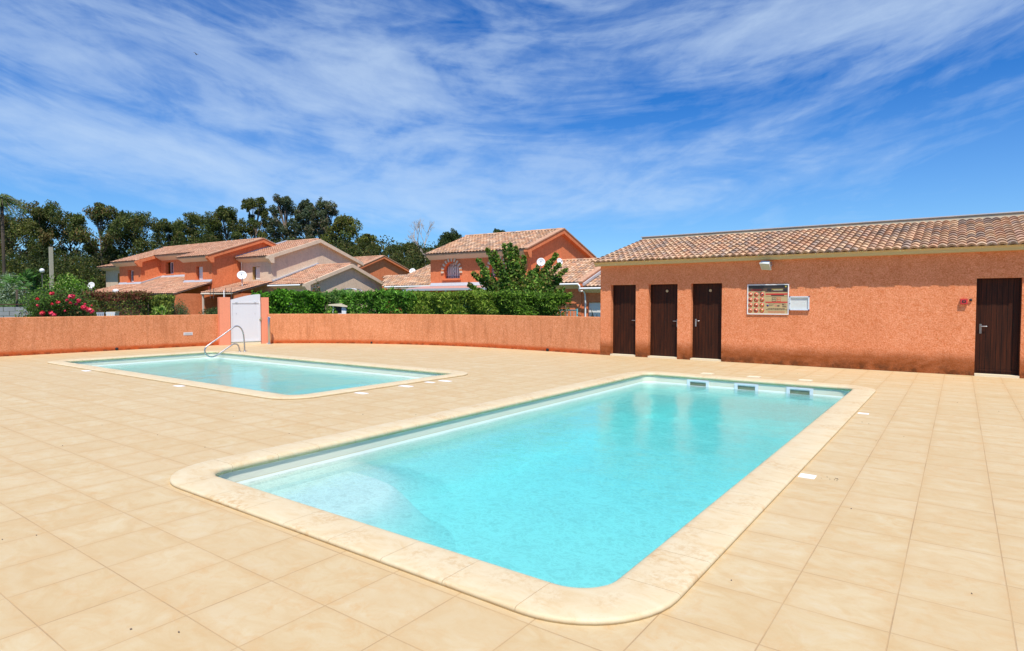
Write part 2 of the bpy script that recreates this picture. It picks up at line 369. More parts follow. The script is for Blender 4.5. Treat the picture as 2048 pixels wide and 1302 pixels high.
def pool(name, label, x0, x1, y0, y1, depth, W=.37):
    root = empty(name, ((x0 + x1) / 2, (y0 + y1) / 2, 0), label, 'swimming pool')
    org = root.location.copy()
    rc = .25; path = rrpath(x0, x1, y0, y1, rc)
    cum = [0]
    for i in range(len(path)): a, b_ = path[i], path[(i + 1) % len(path)]; cum.append(cum[-1] + math.hypot(a[0] - b_[0], a[1] - b_[1]))
    tot = cum[-1]
    prof = [(W * .5, -.04), (.03, -.044), (.010, -.036), (.0, -.018), (-.001, .0), (.006, .018), (.024, .029), (.06, .033), (.2, .0335), (W - .02, .032), (W - .004, .027), (W, .016), (W - .002, .001), (W * .5, .001)]
    mb = MB()
    # corner stones centred on the arcs, straight stones between
    q = rc * math.pi / 2; arcs = [cum[0], cum[11], cum[22], cum[33]]; ends = []
    pad = .02
    segs = []
    for i in range(4):
        a0 = arcs[i] - pad; a1 = arcs[i] + q + pad; segs.append((a0, a1))
        nx_ = (arcs[(i + 1) % 4] + (tot if i == 3 else 0)) - pad
        k = max(1, round((nx_ - a1) / .485)); w = (nx_ - a1) / k
        segs += [(a1 + j * w, a1 + (j + 1) * w) for j in range(k)]
    for (a, b_) in segs:
        sweep(mb, lerp_path(path, a + .0018 + (tot if a < 0 else 0), b_ - .0018 + (tot if a < 0 else 0), cum, tot), prof, False, 0, caps=True)
    sweep(mb, path, [(.03, -.04), (.006, -.02), (.006, .0), (.014, .02), (.05, .031), (W - .03, .030), (W - .008, .018), (W - .008, .0)], True, 1)
    mb.build('coping', ['coping_stone', 'joint'], root, org)
    mb = MB()
    sweep(mb, path, [(.024, -.03), (.024, WL + .022), (.022, WL - .018)], True, 0, False)
    sweep(mb, path, [(.022, WL - .018), (.01, -depth + .42 * depth), (-.04, -depth + .22 * depth), (-.12, -depth + .07), (-.22, -depth)], True, 0, True)
    fl = [(x + nx * -.22, y + ny * -.22, -depth) for x, y, nx, ny in path]
    mb.add(fl, [tuple(range(len(fl)))], 0)
    mb.build('basin', ['liner', 'ledge'], root, org)
    w = MB(); xa, xb, ya, yb_ = x0 - .1, x1 + .1, y0 - .1, y1 + .1; st = .045
    nx, ny = int((xb - xa) / st), int((yb_ - ya) / st); gx = np.linspace(xa, xb, nx + 1); gy = np.linspace(ya, yb_, ny + 1); X_, Y_ = np.meshgrid(gx, gy, indexing='ij')
    rg = np.random.default_rng(int(depth * 100)); Z_ = np.zeros_like(X_)
    for lam, amp, cnt in ((1.5, .0040, 7), (.8, .0028, 10), (.42, .0017, 16), (.24, .0009, 22), (.15, .0004, 22)):
        for _ in range(cnt):
            a = rg.random() * 6.283; kk = 6.283 / (lam * rg.uniform(.75, 1.3)); Z_ += amp / math.sqrt(cnt) * .62 * np.sin(kk * (X_ * math.cos(a) + Y_ * math.sin(a)) + rg.random() * 6.283 + .5 * np.sin(X_ * 1.3 + Y_ * .9 + a))
    Z_[0, :] = Z_[-1, :] = 0; Z_[:, 0] = Z_[:, -1] = 0; Z_ += WL
    vs = [(X_[i, j], Y_[i, j], Z_[i, j]) for i in range(nx + 1) for j in range(ny + 1)]; q = ny + 1
    w.add(vs, [(i * q + j, (i + 1) * q + j, (i + 1) * q + j + 1, i * q + j + 1) for i in range(nx) for j in range(ny)], 0, (1, 1, 1), True)
    rim = [i * q for i in range(nx + 1)] + [nx * q + j for j in range(1, ny + 1)] + [i * q + ny for i in range(nx - 1, -1, -1)] + [j for j in range(ny - 1, 0, -1)]
    o_ = len(w.v); m2 = len(rim); w.v += [(w.v[k][0], w.v[k][1], -depth - .1) for k in rim]
    for k in range(m2): w.f.append([rim[k], o_ + k, o_ + (k + 1) % m2, rim[(k + 1) % m2]]); w.m.append(0); w.t.append((1, 1, 1)); w.sm.append(False)
    w.f.append([o_ + k for k in range(m2)][::-1]); w.m.append(0); w.t.append((1, 1, 1)); w.sm.append(False)
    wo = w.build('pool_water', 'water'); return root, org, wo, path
LP = (-5.65, -1.55, 2.89, 12.88); SP = (-19.5, -9.06, 6.16, 10.3)
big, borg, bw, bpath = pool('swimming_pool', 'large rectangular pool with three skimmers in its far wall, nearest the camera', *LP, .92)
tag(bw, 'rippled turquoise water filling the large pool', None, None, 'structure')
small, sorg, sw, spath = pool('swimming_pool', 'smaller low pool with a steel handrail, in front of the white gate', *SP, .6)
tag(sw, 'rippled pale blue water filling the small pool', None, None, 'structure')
# entry steps in the near left corner of the large pool
x0, x1, y0, y1 = LP
mb = MB(); rings = [(1.34, 1.66, -.345), (1.38, 1.70, -.352), (1.43, 1.76, -.385), (1.50, 1.84, -.47), (1.60, 1.96, -.62), (1.74, 2.12, -.80), (1.9, 2.3, -.915)]; vs = []
for ex, ey, z in rings:
    for i in range(25):
        a = math.pi / 2 * i / 24; vs.append((x0 - .015 + ex * abs(math.cos(a)) ** .66, y0 - .015 + ey * abs(math.sin(a)) ** .66, z))
mb.add(vs, [(k * 25 + i, (k + 1) * 25 + i, (k + 1) * 25 + i + 1, k * 25 + i + 1) for k in range(len(rings) - 1) for i in range(24)], 0, (1, 1, 1), True)
mb.add([(x0 - .015, y0 - .015, -.345)] + vs[:25], [tuple(range(26))])
mb.build('entry_step', 'liner', big, borg)
# skimmers in the far wall
for (a, b_) in ((-4.72, -4.25), (-3.72, -3.25), (-2.72, -2.24)):
    yw = y1 + .024 - .004; z0, z1 = -.25, -.055
    mb = MB(); t = .032
    mb.box((a, yw - .02, z1 - t), (b_, yw, z1)); mb.box((a, yw - .02, z0), (b_, yw, z0 + t + .035))
    mb.box((a, yw - .02, z0 + t + .035), (a + t + .03, yw, z1 - t)); mb.box((b_ - t - .03, yw - .02, z0 + t + .035), (b_, yw, z1 - t))
    sk = mb.build('skimmer', 'white_pvc', big, borg)
    mb = MB(); mb.box((a + t + .03, yw - .004, z0 + t + .035), (b_ - t - .03, yw + .002, z1 - t)); mb.build('skimmer_mouth', 'mouth_shade', sk)
    sk.children[0].data.transform(Matrix.Translation(-borg))
    mb = MB(); mb.box((a + t + .03, yw - .012, z1 - t - .022), (b_ - t - .03, yw - .006, z1 - t)); o_ = mb.build('weir_flap', 'case_back', sk); o_.data.transform(Matrix.Translation(-borg))

# ------------------------------------------------------------------ deck, ground
def sheet_with_holes(x0, x1, y0, y1, holes, z):
    xs = sorted({x0, x1, *[h[0] for h in holes], *[h[1] for h in holes]}); ys = sorted({y0, y1, *[h[2] for h in holes], *[h[3] for h in holes]})
    mb = MB(); idx = {}
    for i, x in enumerate(xs):
        for j, y in enumerate(ys): idx[i, j] = len(mb.v); mb.v.append((x, y, z))
    for i in range(len(xs) - 1):
        for j in range(len(ys) - 1):
            cx, cy = (xs[i] + xs[i + 1]) / 2, (ys[j] + ys[j + 1]) / 2
            if any(h[0] < cx < h[1] and h[2] < cy < h[3] for h in holes): continue
            mb.f.append([idx[i, j], idx[i + 1, j], idx[i + 1, j + 1], idx[i, j + 1]]); mb.m.append(0); mb.t.append((1, 1, 1)); mb.sm.append(False)
    return mb
hol = [(p[0] - .15, p[1] + .15, p[2] - .15, p[3] + .15) for p in (LP, SP)]
tag(sheet_with_holes(-22.9, 9, -9, 17.3, hol, 0).build('pool_deck', 'deck_tiles'), 'cream marbled stone tiles paving round both pools', None, None, 'structure')
tag(sheet_with_holes(-600, 600, -600, 600, [(-22.9, 9, -9, 17.3)], -.02).build('ground', 'grass'), 'grassy ground of the gardens beyond the wall', None, None, 'structure')

# ------------------------------------------------------------------ perimeter walls
def wallpath(pts, thick, h, cap=True):
    mb = MB(); n = len(pts); P = [Vector((p[0], p[1], 0)) for p in pts]; ins = []; outs = []
    for i in range(n):
        t = (P[min(i + 1, n - 1)] - P[max(i - 1, 0)]).normalized(); nn = Vector((-t.y, t.x, 0)); ins.append(P[i]); outs.append(P[i] + nn * thick)
    hz = Vector((0, 0, h)); bz = Vector((0, 0, -.05)); c = .012
    vs = []
    for i in range(n):
        d = (outs[i] - ins[i]).normalized()
        vs += [ins[i] + bz, ins[i] + hz - Vector((0, 0, c)), ins[i] + d * c + hz, outs[i] - d * c + hz, outs[i] + hz - Vector((0, 0, c)), outs[i] + bz]
    fs = [(i * 6 + k, i * 6 + k + 1, (i + 1) * 6 + k + 1, (i + 1) * 6 + k) for i in range(n - 1) for k in range(5)]
    fs += [tuple(range(6)), tuple(range((n - 1) * 6, n * 6))]
    mb.add(vs, fs); return mb
WH = 1.155
ptsL = [(-22.98, -2), (-22.9, 5.66), (-22.72, 9.0), (-22.44, 12.17)]
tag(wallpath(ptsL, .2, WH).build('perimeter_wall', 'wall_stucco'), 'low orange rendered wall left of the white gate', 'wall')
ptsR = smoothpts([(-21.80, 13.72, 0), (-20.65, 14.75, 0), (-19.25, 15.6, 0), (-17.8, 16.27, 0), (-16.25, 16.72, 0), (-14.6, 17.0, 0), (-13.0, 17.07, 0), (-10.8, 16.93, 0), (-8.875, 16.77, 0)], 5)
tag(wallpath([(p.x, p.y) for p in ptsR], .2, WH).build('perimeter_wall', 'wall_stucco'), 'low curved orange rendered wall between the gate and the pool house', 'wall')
# earth between the curved wall and the deck corner
mb = MB(); poly = [(p.x - .02, p.y + .1) for p in ptsR] + [(-8.87, 17.6), (-22.85, 17.6), (-22.6, 14.4)]
mb.add([(x, y, .006) for x, y in poly], [tuple(range(len(poly)))]); tag(mb.build('planting_bed', 'soil'), 'bare earth bed behind the curved wall', None, None, 'structure')
# gate axis: from A to B
GA = Vector((-22.24, 12.12, 0)); GB = Vector((-21.83, 13.79, 0)); gd = (GB - GA).normalized(); gn = Vector((gd.y, -gd.x, 0)); GL = (GB - GA).length
def gp(s, o, z): return GA + gd * s + gn * o + Vector((0, 0, z))
def gbox(mb, s0, s1, o0, o1, z0, z1, mi=0):
    mb.obox(gp((s0 + s1) / 2, (o0 + o1) / 2, (z0 + z1) / 2), gd * (s1 - s0) / 2, gn * (o1 - o0) / 2, Vector((0, 0, (z1 - z0) / 2)), mi)
for (s0, s1, lb) in ((-.08, .30, 'salmon painted gate pillar left of the white gate'), (1.44, 1.72, 'salmon painted gate pillar right of the white gate')):
    mb = MB(); gbox(mb, s0, s1, -.24, .0, -.03, 1.80)
    tag(mb.build('gate_pillar', 'pillar_paint', None, gp(s0, 0, 0)), lb, 'pillar', 'pillars of the white gate')
g0, g1 = .325, 1.415
org = gp(.3, -.05, 0)
gate = empty('pool_gate', org, 'closed white garden gate with a curved sloping top between two salmon pillars', 'gate')
mb = MB(); n = 14
topz = lambda t: 1.705 + .215 * math.sin(min(1, t * 1.0) * math.pi / 2) ** 1.15
for i in range(n):
    ta, tb = i / n, (i + 1) / n; sa, sb = g0 + (g1 - g0) * ta, g0 + (g1 - g0) * tb
    vs = [gp(s_, o_, z_) for o_ in (-.09, -.05) for (s_, z_) in ((sa, 1.63), (sb, 1.63), (sb, topz(tb)), (sa, topz(ta)))]
    mb.add(vs, [(0, 1, 2, 3), (7, 6, 5, 4), (2, 6, 7, 3)] + ([(0, 3, 7, 4)] if i == 0 else []) + ([(1, 5, 6, 2)] if i == n - 1 else []))
mb.build('gate_top', 'white_pvc', gate, org)
mb = MB(); gbox(mb, g0 + .06, g1 - .06, -.085, -.055, .17, 1.57)
for i in range(1, 8): gbox(mb, g0 + .06 + i * .121, g0 + .064 + i * .121, -.055, -.0535, .17, 1.57)
mb.build('gate_panel', 'white_pvc', gate, org)
mb = MB(); gbox(mb, g0, g0 + .06, -.095, -.035, .1, 1.63); gbox(mb, g1 - .06, g1, -.095, -.035, .1, 1.63); gbox(mb, g0 + .06, g1 - .06, -.093, -.037, 1.57, 1.628); gbox(mb, g0 + .06, g1 - .06, -.093, -.037, .1, .17)
mb.build('gate_frame', 'white_pvc', gate, org)
mb = MB(); gbox(mb, g0, g1, -.2, -.02, -.03, .075); mb.build('sill', 'cream_paint', gate, org)
mb = MB(); gbox(mb, g1 - .02, g1 + .03, -.035, .01, .90, 1.02); gbox(mb, g1 - .055, g1 - .02, -.034, .0, .93, .955); mb.build('lock', 'brass', gate, org)
for s_ in (.52, 1.2):
    mb = MB(); gbox(mb, s_, s_ + .022, -.054, -.045, 1.16, 1.20); mb.build('bolt_cover', 'zinc', gate, org)
    mb = MB(); gbox(mb, s_ - .03, s_ + .05, -.036, -.028, 1.585, 1.62); mb.build('hinge', 'zinc', gate, org)
# steel post beside gate
px, py = -21.42, 13.53
mb = MB(); mb.lathe((px, py, 0), [(.045, 0), (.045, 1.04), (.04, 1.05)], 16)
post = tag(mb.build('gate_stop_post', 'steel', None, (px, py, 0)), 'short round steel post standing against the wall right of the gate', 'post')
mb = MB(); mb.obox((-.10, .02, .03), (.10, 0, 0), (0, .012, 0), (0, 0, .012)); mb.lathe((0, 0, .005), [(.085, -.005), (.085, .006)], 14); mb.build('foot_bracket', 'zinc', post)
mb = MB(); mb.obox((-.07, .03, .99), (.07, 0, 0), (0, .01, 0), (0, 0, .012)); mb.obox((.05, .0, 1.03), (.04, 0, 0), (0, .014, 0), (0, 0, .018)); mb.build('top_bracket', 'zinc', post)
# wall vent
mb = MB(); wx = -22.55
a = Vector((-22.575, 10.86, .42)); b2 = Vector((-22.548, 11.17, .52)); d = (b2 - a); d.z = 0; d.normalize(); nn = Vector((d.y, -d.x, 0))
c = (a + b2) / 2 + nn * .015
mb.obox(c, d * .155, nn * .012, Vector((0, 0, .052)))
for k in range(6): mb.obox(c + nn * .013 + Vector((0, 0, -.035 + k * .014)), d * .13, nn * .003, Vector((0, 0, .003)), 1)
tag(mb.build('wall_light_grille', ['white_pvc', 'case_back'], None, c), 'small white grille plate low on the left orange wall', 'vent')
for (x, y, lb) in ((-22.735, 8.75, 'black drain hole at the foot of the left wall'), (-18.42, 16.0, 'small black drain hole at the foot of the curved wall near its middle'), (-10.9, 16.92, 'black drain hole at the foot of the curved wall near the pool house')):
    mb = MB(); P_ = Vector((x, y, .05)); dn = (Vector((0, 0, 0)) - Vector((x, y, 0))).normalized()
    dn = Vector((1, -.05, 0)).normalized() if x < -22 else (Vector((.42, -.9, 0)) if x < -15 else Vector((-.07, -1, 0))).normalized()
    rot = dn.to_track_quat('Z', 'Y').to_matrix()
    rr = .05 if x > -18 or x < -22 else .035
    mb.lathe(P_, [(rr, -.03), (rr, .025), (rr * .8, .03)], 14, 0, rot)
    tag(mb.build('drain_outlet', 'black', None, P_), lb, 'drain', 'drain holes along the wall foot')

# ------------------------------------------------------------------ hand rail
X = -18.85
r1 = [(11.02, 0), (11.01, .3), (10.985, .56), (10.93, .72), (10.84, .815), (10.74, .835), (10.62, .785), (10.2, .51), (9.86, .30), (9.74, .2), (9.71, .1), (9.76, -.02), (9.90, -.10), (10.08, -.06), (10.35, .10), (10.58, .235), (10.67, .265), (10.76, .245), (10.82, .16), (10.85, .0)]
mb = MB(); mb.tube(smoothpts([(X, y, z) for y, z in r1], 6), .0215, 12)
rail = tag(mb.build('pool_handrail', 'steel', None, (X, 10.95, 0)), 'bent stainless steel handrail looping over the edge of the small pool', 'handrail')
for y in (11.02, 10.85):
    mb = MB(); mb.lathe((0, y - 10.95, .003), [(.05, -.003), (.05, .006), (.03, .016)], 16); mb.build('flange', 'steel', rail)

# ------------------------------------------------------------------ small white plates set in the deck
plates = [((-1.10, 6.12), .135, .13, 'white deck plate beside the right edge of the large pool, nearer one'), ((-1.09, 10.08), .14, .09, 'white deck plate beside the right edge of the large pool, farther one'),
          ((-8.50, 7.14), .26, .12, 'white deck plate beside the right edge of the small pool, nearest the camera'), ((-8.52, 8.24), .28, .14, 'white deck plate beside the right edge of the small pool, second nearest'),
          ((-8.54, 8.92), .22, .10, 'white deck plate beside the right edge of the small pool, third nearest'), ((-8.44, 9.26), .28, .13, 'white deck plate beside the right edge of the small pool, farthest from the camera'),
          ((-16.5, 5.70), .26, .13, 'white deck plate by the near edge of the small pool, toward its left corner'), ((-12.05, 5.70), .24, .13, 'white deck plate by the near edge of the small pool, toward its right corner'),
          ((-4.5, 13.52), .25, .25, 'cream skimmer lid behind the left skimmer of the large pool'), ((-3.5, 13.52), .25, .25, 'cream skimmer lid behind the middle skimmer of the large pool'), ((-2.5, 13.52), .25, .25, 'cream skimmer lid behind the right skimmer of the large pool')]
for (x, y), w, d, lb in plates:
    lid = 'lid' in lb
    mb = MB(); c = .006; h = .030 if lid else .007
    mb.prism([(x - w / 2, y - d / 2), (x + w / 2, y - d / 2), (x + w / 2, y + d / 2), (x - w / 2, y + d / 2)], 'z', -.01, h - .003)
    mb.prism([(x - w / 2 + c, y - d / 2 + c), (x + w / 2 - c, y - d / 2 + c), (x + w / 2 - c, y + d / 2 - c), (x - w / 2 + c, y + d / 2 - c)], 'z', h - .003, h)
    tag(mb.build('skimmer_lid' if lid else 'deck_plate', 'cream_paint' if lid else 'white_paint', None, (x, y, 0)), lb, 'lid' if lid else 'deck plate', 'skimmer lids' if lid else 'white deck plates')
# dead leaves and grit
mb = MB()
for k in range(100):
    x, y = rnd.uniform(-9, 2), rnd.uniform(1, 16)
    if k < 12: x, y = -7.8 + rnd.uniform(-.5, 1.2), 15.6 + rnd.uniform(-.8, .7)
    elif k < 20: x, y = -.95 + rnd.uniform(-.06, .1), 6.15 + rnd.uniform(-.04, .06)
    if any(h[0] - .25 < x < h[1] + .25 and h[2] - .25 < y < h[3] + .25 for h in hol): continue
    s_ = rnd.uniform(.003, .007); a = rnd.uniform(0, 6.28)
    mb.obox((x, y, .004), (s_ * math.cos(a), s_ * math.sin(a), 0), (-s_ * .5 * math.sin(a), s_ * .5 * math.cos(a), .001), (0, 0, .002))
tag(mb.build('leaf_litter', 'bark'), 'tiny dry leaf crumbs scattered over the paving', None, None, 'stuff')

# ------------------------------------------------------------------ walls with openings / roofs
def wallfront(mb, u0, u1, z0, z1, y, ops, depth, mi=0, thick=.25, rmi=None):
    us = sorted({u0, u1, *[o[0] for o in ops], *[o[1] for o in ops]}); zs = sorted({z0, z1, *[o[2] for o in ops], *[o[3] for o in ops]})
    for i in range(len(us) - 1):
        for j in range(len(zs) - 1):
            cu, cz = (us[i] + us[i + 1]) / 2, (zs[j] + zs[j + 1]) / 2
            if any(o[0] < cu < o[1] and o[2] < cz < o[3] for o in ops): continue
            mb.add([(us[i], y, zs[j]), (us[i + 1], y, zs[j]), (us[i + 1], y, zs[j + 1]), (us[i], y, zs[j + 1])], [(0, 1, 2, 3)], mi)
    rm = mi if rmi is None else rmi
    for o in ops:
        a, b_, c, d = o[:4]; e = y + depth
        mb.add([(a, y, c), (a, e, c), (a, e, d), (a, y, d)], [(0, 1, 2, 3)], rm); mb.add([(b_, y, c), (b_, y, d), (b_, e, d), (b_, e, c)], [(0, 1, 2, 3)], rm)
        mb.add([(a, y, d), (a, e, d), (b_, e, d), (b_, y, d)], [(0, 1, 2, 3)], rm); mb.add([(a, y, c), (b_, y, c), (b_, e, c), (a, e, c)], [(0, 1, 2, 3)], rm)
def tiled(mb, u0, u1, ve, ze, vr, zr, pitch, course, amp, seg, pal, lift=.03, clip=None, r=None):
    r = r or rnd
    Ls = math.hypot(vr - ve, zr - ze); sv, sz = (vr - ve) / Ls, (zr - ze) / Ls; nv, nz = -sz, sv
    nc = max(1, round((u1 - u0) / pitch)); p = (u1 - u0) / nc; nr = max(1, round(Ls / course)); cl = Ls / nr
    for j in range(nr):
        for i in range(nc):
            ub = u0 + i * p
            if clip and not clip(ub + p / 2, (j + .5) / nr): continue
            t = r.choice(pal); k = r.uniform(.82, 1.12); t = tuple(min(1, x * k) for x in t)
            js = r.uniform(-.012, .012) * (course > .2); jh = r.uniform(-.004, .004)
            lo = []; hi = []; lip = []
            for q in range(seg + 1):
                x = q / seg; h = amp * (1 - abs(2 * x - 1) ** 1.8)
                s0 = j * cl + js - .02; s1 = (j + 1) * cl + .01
                h0 = h + lift + jh; h1 = h * .82
                lo.append((ub + x * p, ve + sv * s0 + nv * h0, ze + sz * s0 + nz * h0))
                hi.append((ub + x * p, ve + sv * s1 + nv * h1, ze + sz * s1 + nz * h1))
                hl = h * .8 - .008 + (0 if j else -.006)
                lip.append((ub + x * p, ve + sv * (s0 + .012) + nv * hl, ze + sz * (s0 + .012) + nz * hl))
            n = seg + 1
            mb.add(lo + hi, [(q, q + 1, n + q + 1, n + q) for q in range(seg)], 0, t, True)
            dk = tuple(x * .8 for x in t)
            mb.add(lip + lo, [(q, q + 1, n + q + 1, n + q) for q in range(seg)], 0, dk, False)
PAL_NEAR = [(.62, .38, .22), (.68, .46, .28), (.60, .34, .20), (.66, .42, .25), (.50, .33, .22), (.44, .32, .24), (.64, .40, .25), (.40, .29, .22), (.66, .46, .30), (.58, .36, .24)]
PAL_OLD = [(.56, .33, .21), (.60, .38, .24), (.52, .27, .17), (.64, .45, .28), (.58, .40, .26), (.38, .25, .19), (.33, .24, .20), (.47, .22, .15), (.55, .34, .24), (.28, .20, .17), (.62, .42, .29), (.44, .30, .22)]
PAL_FAR = [(.58, .30, .18), (.62, .34, .21), (.54, .27, .155), (.62, .37, .23), (.48, .27, .17), (.57, .32, .21)]
PAL_R = [(.62, .37, .21), (.66, .42, .26), (.58, .32, .18), (.68, .46, .30), (.46, .29, .19), (.42, .28, .20), (.62, .34, .20)]
PAL_R_OLD = [(.62, .40, .26), (.66, .45, .30), (.56, .33, .21), (.68, .49, .34), (.46, .31, .23), (.40, .28, .22), (.60, .36, .25)]

# ------------------------------------------------------------------ pool house
YF = 16.75; XL, XR = -8.87, 3.6
doors = [(-8.52, -7.71), (-7.31, -6.44), (-6.05, -5.20), (.285, 1.05)]
ph = empty('pool_house', ((XL + XR) / 2, YF + 1.7, 0), 'low orange rendered pool house with a clay tile roof and four dark wooden doors', 'building')
org = ph.location.copy()
mb = MB(); ops = [(a, b_, .03, 2.125) for a, b_ in doors]
wallfront(mb, XL, XR, -.02, 2.80, YF, [(a, b_, -.02, 2.125) for a, b_ in doors], .185)
YB = 20.25
mb.add([(XL, YF, -.02), (XL, YB, -.02), (XL, YB, 3.72), (XL, YF, 2.77)], [(3, 2, 1, 0)]); mb.add([(XR, YF, -.02), (XR, YB, -.02), (XR, YB, 3.72), (XR, YF, 2.77)], [(0, 1, 2, 3)])
mb.add([(XL, YB, -.02), (XR, YB, -.02), (XR, YB, 3.72), (XL, YB, 3.72)], [(0, 1, 2, 3)])
mb.build('wall', 'house_stucco', ph, org)
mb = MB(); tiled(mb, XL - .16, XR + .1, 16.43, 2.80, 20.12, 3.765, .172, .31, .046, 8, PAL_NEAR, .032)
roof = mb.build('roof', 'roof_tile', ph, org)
mb = MB(); mb.prism([(16.60, 2.70), (16.75, 2.695), (16.75, 2.86), (20.1, 3.72), (20.1, 3.74), (16.50, 2.80), (16.58, 2.76)], 'x', XL - .12, XR + .08)
mb.build('fascia', 'fascia_paint', ph, org)
mb = MB(); mb.prism([(20.02, 3.73), (20.34, 3.73), (20.34, 3.868), (20.06, 3.868)], 'x', XL - .14, XR + .1); o_ = mb.build('ridge_mortar', 'concrete', roof); o_.data.transform(Matrix.Translation(-org))
mb = MB(); mb.prism([(20.02, 3.869), (20.38, 3.869), (20.38, 3.895), (20.02, 3.895)], 'x', XL - .18, XR + .1); o_ = mb.build('ridge_flashing', 'zinc', roof); o_.data.transform(Matrix.Translation(-org))
for k, (a, b_) in enumerate(doors):
    yd = YF + .165; z0, z1 = .05, 2.125
    mb = MB(); mb.box((a + .03, yd, z0), (b_ - .03, yd + .04, z1 - .03))
    if k == 3: mb.box((a + .05, yd - .02, .11), (b_ - .04, yd, .135))
    d = mb.build('door', 'door_wood', ph, org)
    mb = MB(); mb.box((a + .001, yd - .012, z0), (a + .03, yd + .05, z1 - .001)); mb.box((b_ - .03, yd - .012, z0), (b_ - .001, yd + .05, z1 - .001)); mb.box((a + .03, yd - .012, z1 - .03), (b_ - .03, yd + .05, z1 - .001))
    o_ = mb.build('door_frame', 'door_wood', d); o_.data.transform(Matrix.Translation(-org))
    hx, s_ = {0: (b_ - .055, -1), 1: (b_ - .055, -1), 2: (a + .085, 1), 3: (a + .09, 1)}[k]
    hz = {0: 1.07, 1: 1.07, 2: 1.09, 3: 1.08}[k]
    mb = MB(); mb.box((hx - .02, yd - .006, hz - .16), (hx + .02, yd, hz + .05))
    o_ = mb.build('handle_plate', 'chrome_dark' if k == 3 else 'steel', d); o_.data.transform(Matrix.Translation(-org))
    mb = MB(); mb.tube(smoothpts([(hx, yd, hz), (hx, yd - .045, hz), (hx + s_ * .02, yd - .055, hz), (hx + s_ * .12, yd - .055, hz)], 4), .0105, 8)
    o_ = mb.build('handle', 'steel', d); o_.data.transform(Matrix.Translation(-org))
    if k in (1, 2):
        cx = (a + b_) / 2 + .06; rot = Matrix.Rotation(math.pi / 2, 3, 'X')
        mb = MB(); mb.lathe((cx, yd, 1.93), [(.038, 0), (.038, .006), (.026, .008), (.024, .004)], 18, 0, rot)
        mb.box((cx - .006, yd - .009, 1.905), (cx + .006, yd - .004, 1.95))
        o_ = mb.build('emblem', 'brass', d); o_.data.transform(Matrix.Translation(-org))
    mb = MB(); mb.box((a + .003, YF - .035, -.01), (b_ - .003, YF + .20, .045))
    mb.build('door_step', 'cream_paint', ph, org)
# rules sign
mb = MB(); x0s, x1s, z0s, z1s = -4.53, -3.51, 1.29, 2.07; ys = YF - .001
sg = empty('rules_sign', ((x0s + x1s) / 2, ys, (z0s + z1s) / 2), 'wide printed notice with red prohibition circles in a thin white frame, on the orange wall', 'sign'); so = sg.location.copy()
fr_ = .022; w_ = .028
mb.box((x0s, ys - w_, z0s), (x1s, ys, z0s + fr_)); mb.box((x0s, ys - w_, z1s - fr_), (x1s, ys, z1s)); mb.box((x0s, ys - w_, z0s + fr_), (x0s + fr_, ys, z1s - fr_)); mb.box((x1s - fr_, ys - w_, z0s + fr_), (x1s, ys, z1s - fr_))
mb.build('frame', 'white_paint', sg, so)
names = ['sign_cream', 'sign_black', 'sign_red', 'sign_brown', 'sign_yellow', 'sign_navy', 'sign_green', 'sign_pale']
SI = {n_: i for i, n_ in enumerate(names)}
mb = MB(); W_, H_ = x1s - x0s, z1s - z0s; yb = ys - .014
mb.box((x0s + fr_, yb, z0s + fr_), (x1s - fr_, ys, z1s - fr_), 0)
# sign art in panel coordinates taken as fractions (zoom picture 1070 x 780)
def SX(p): return x0s + (p - 185) / 1065 * W_
def SZ(p): return z1s - (p - 170) / 775 * H_
def srect(xa, ya, xb, yb_, m_, lvl=1): mb.box((SX(xa), yb - .0012 * lvl, SZ(yb_)), (SX(xb), yb - .0012 * (lvl - 1) - .0001, SZ(ya)), SI[m_])
srect(208, 193, 1228, 272, 'sign_black'); srect(650, 272, 1228, 375, 'sign_brown'); srect(700, 280, 800, 350, 'sign_black', 2); srect(1110, 282, 1200, 355, 'sign_black', 2)
srect(208, 272, 650, 345, 'sign_brown')
for (xa, xb, y_) in ((300, 560, 305), (280, 520, 335)): srect(xa, y_ - 5, xb, y_ + 6, 'sign_red', 2)
for (xa, xb, y_, m_) in ((820, 1100, 300, 'sign_yellow'), (860, 1090, 320, 'sign_pale'), (840, 1180, 345, 'sign_brown')): srect(xa, y_ - 5, xb, y_ + 5, m_, 2)
srect(660, 405, 1228, 440, 'sign_red'); srect(660, 615, 1228, 645, 'sign_red')
srect(800, 441, 1130, 470, 'sign_brown', 1); srect(670, 472, 1220, 480, 'sign_brown')
for (xa, xb, m_) in ((822, 930, 'sign_black'), (945, 1050, 'sign_red')):
    srect(xa, 505, xb, 612, m_, 1); srect(xa + 8, 515, xb - 8, 602, 'sign_cream', 2)
    for q in range(4): srect(xa + 18 + q * 20, 530 + (q % 2) * 22, xa + 30 + q * 20, 585 - (q % 3) * 12, m_, 3)
def text(xa, xb, y_, m_, h=7):
    x = xa
    while x < xb:
        w = rnd.uniform(14, 46); srect(x, y_ - h, min(xb, x + w), y_ + h, m_, 1); x += w + 7
text(730, 1180, 668, 'sign_brown', 5); text(750, 870, 700, 'sign_black', 5); text(750, 840, 720, 'sign_black', 4)
text(720, 1150, 795, 'sign_black', 8); text(680, 1215, 822, 'sign_black', 7); text(720, 1160, 872, 'sign_red', 5); text(740, 1150, 900, 'sign_red', 4)
srect(1090, 675, 1120, 710, 'sign_black'); text(1110, 1180, 700, 'sign_black', 6); srect(1090, 732, 1190, 756, 'sign_brown'); srect(960, 705, 1020, 740, 'sign_brown'); srect(905, 700, 945, 735, 'sign_red'); srect(916, 710, 934, 725, 'sign_pale', 2)
rot = Matrix.Rotation(math.pi / 2, 3, 'X')
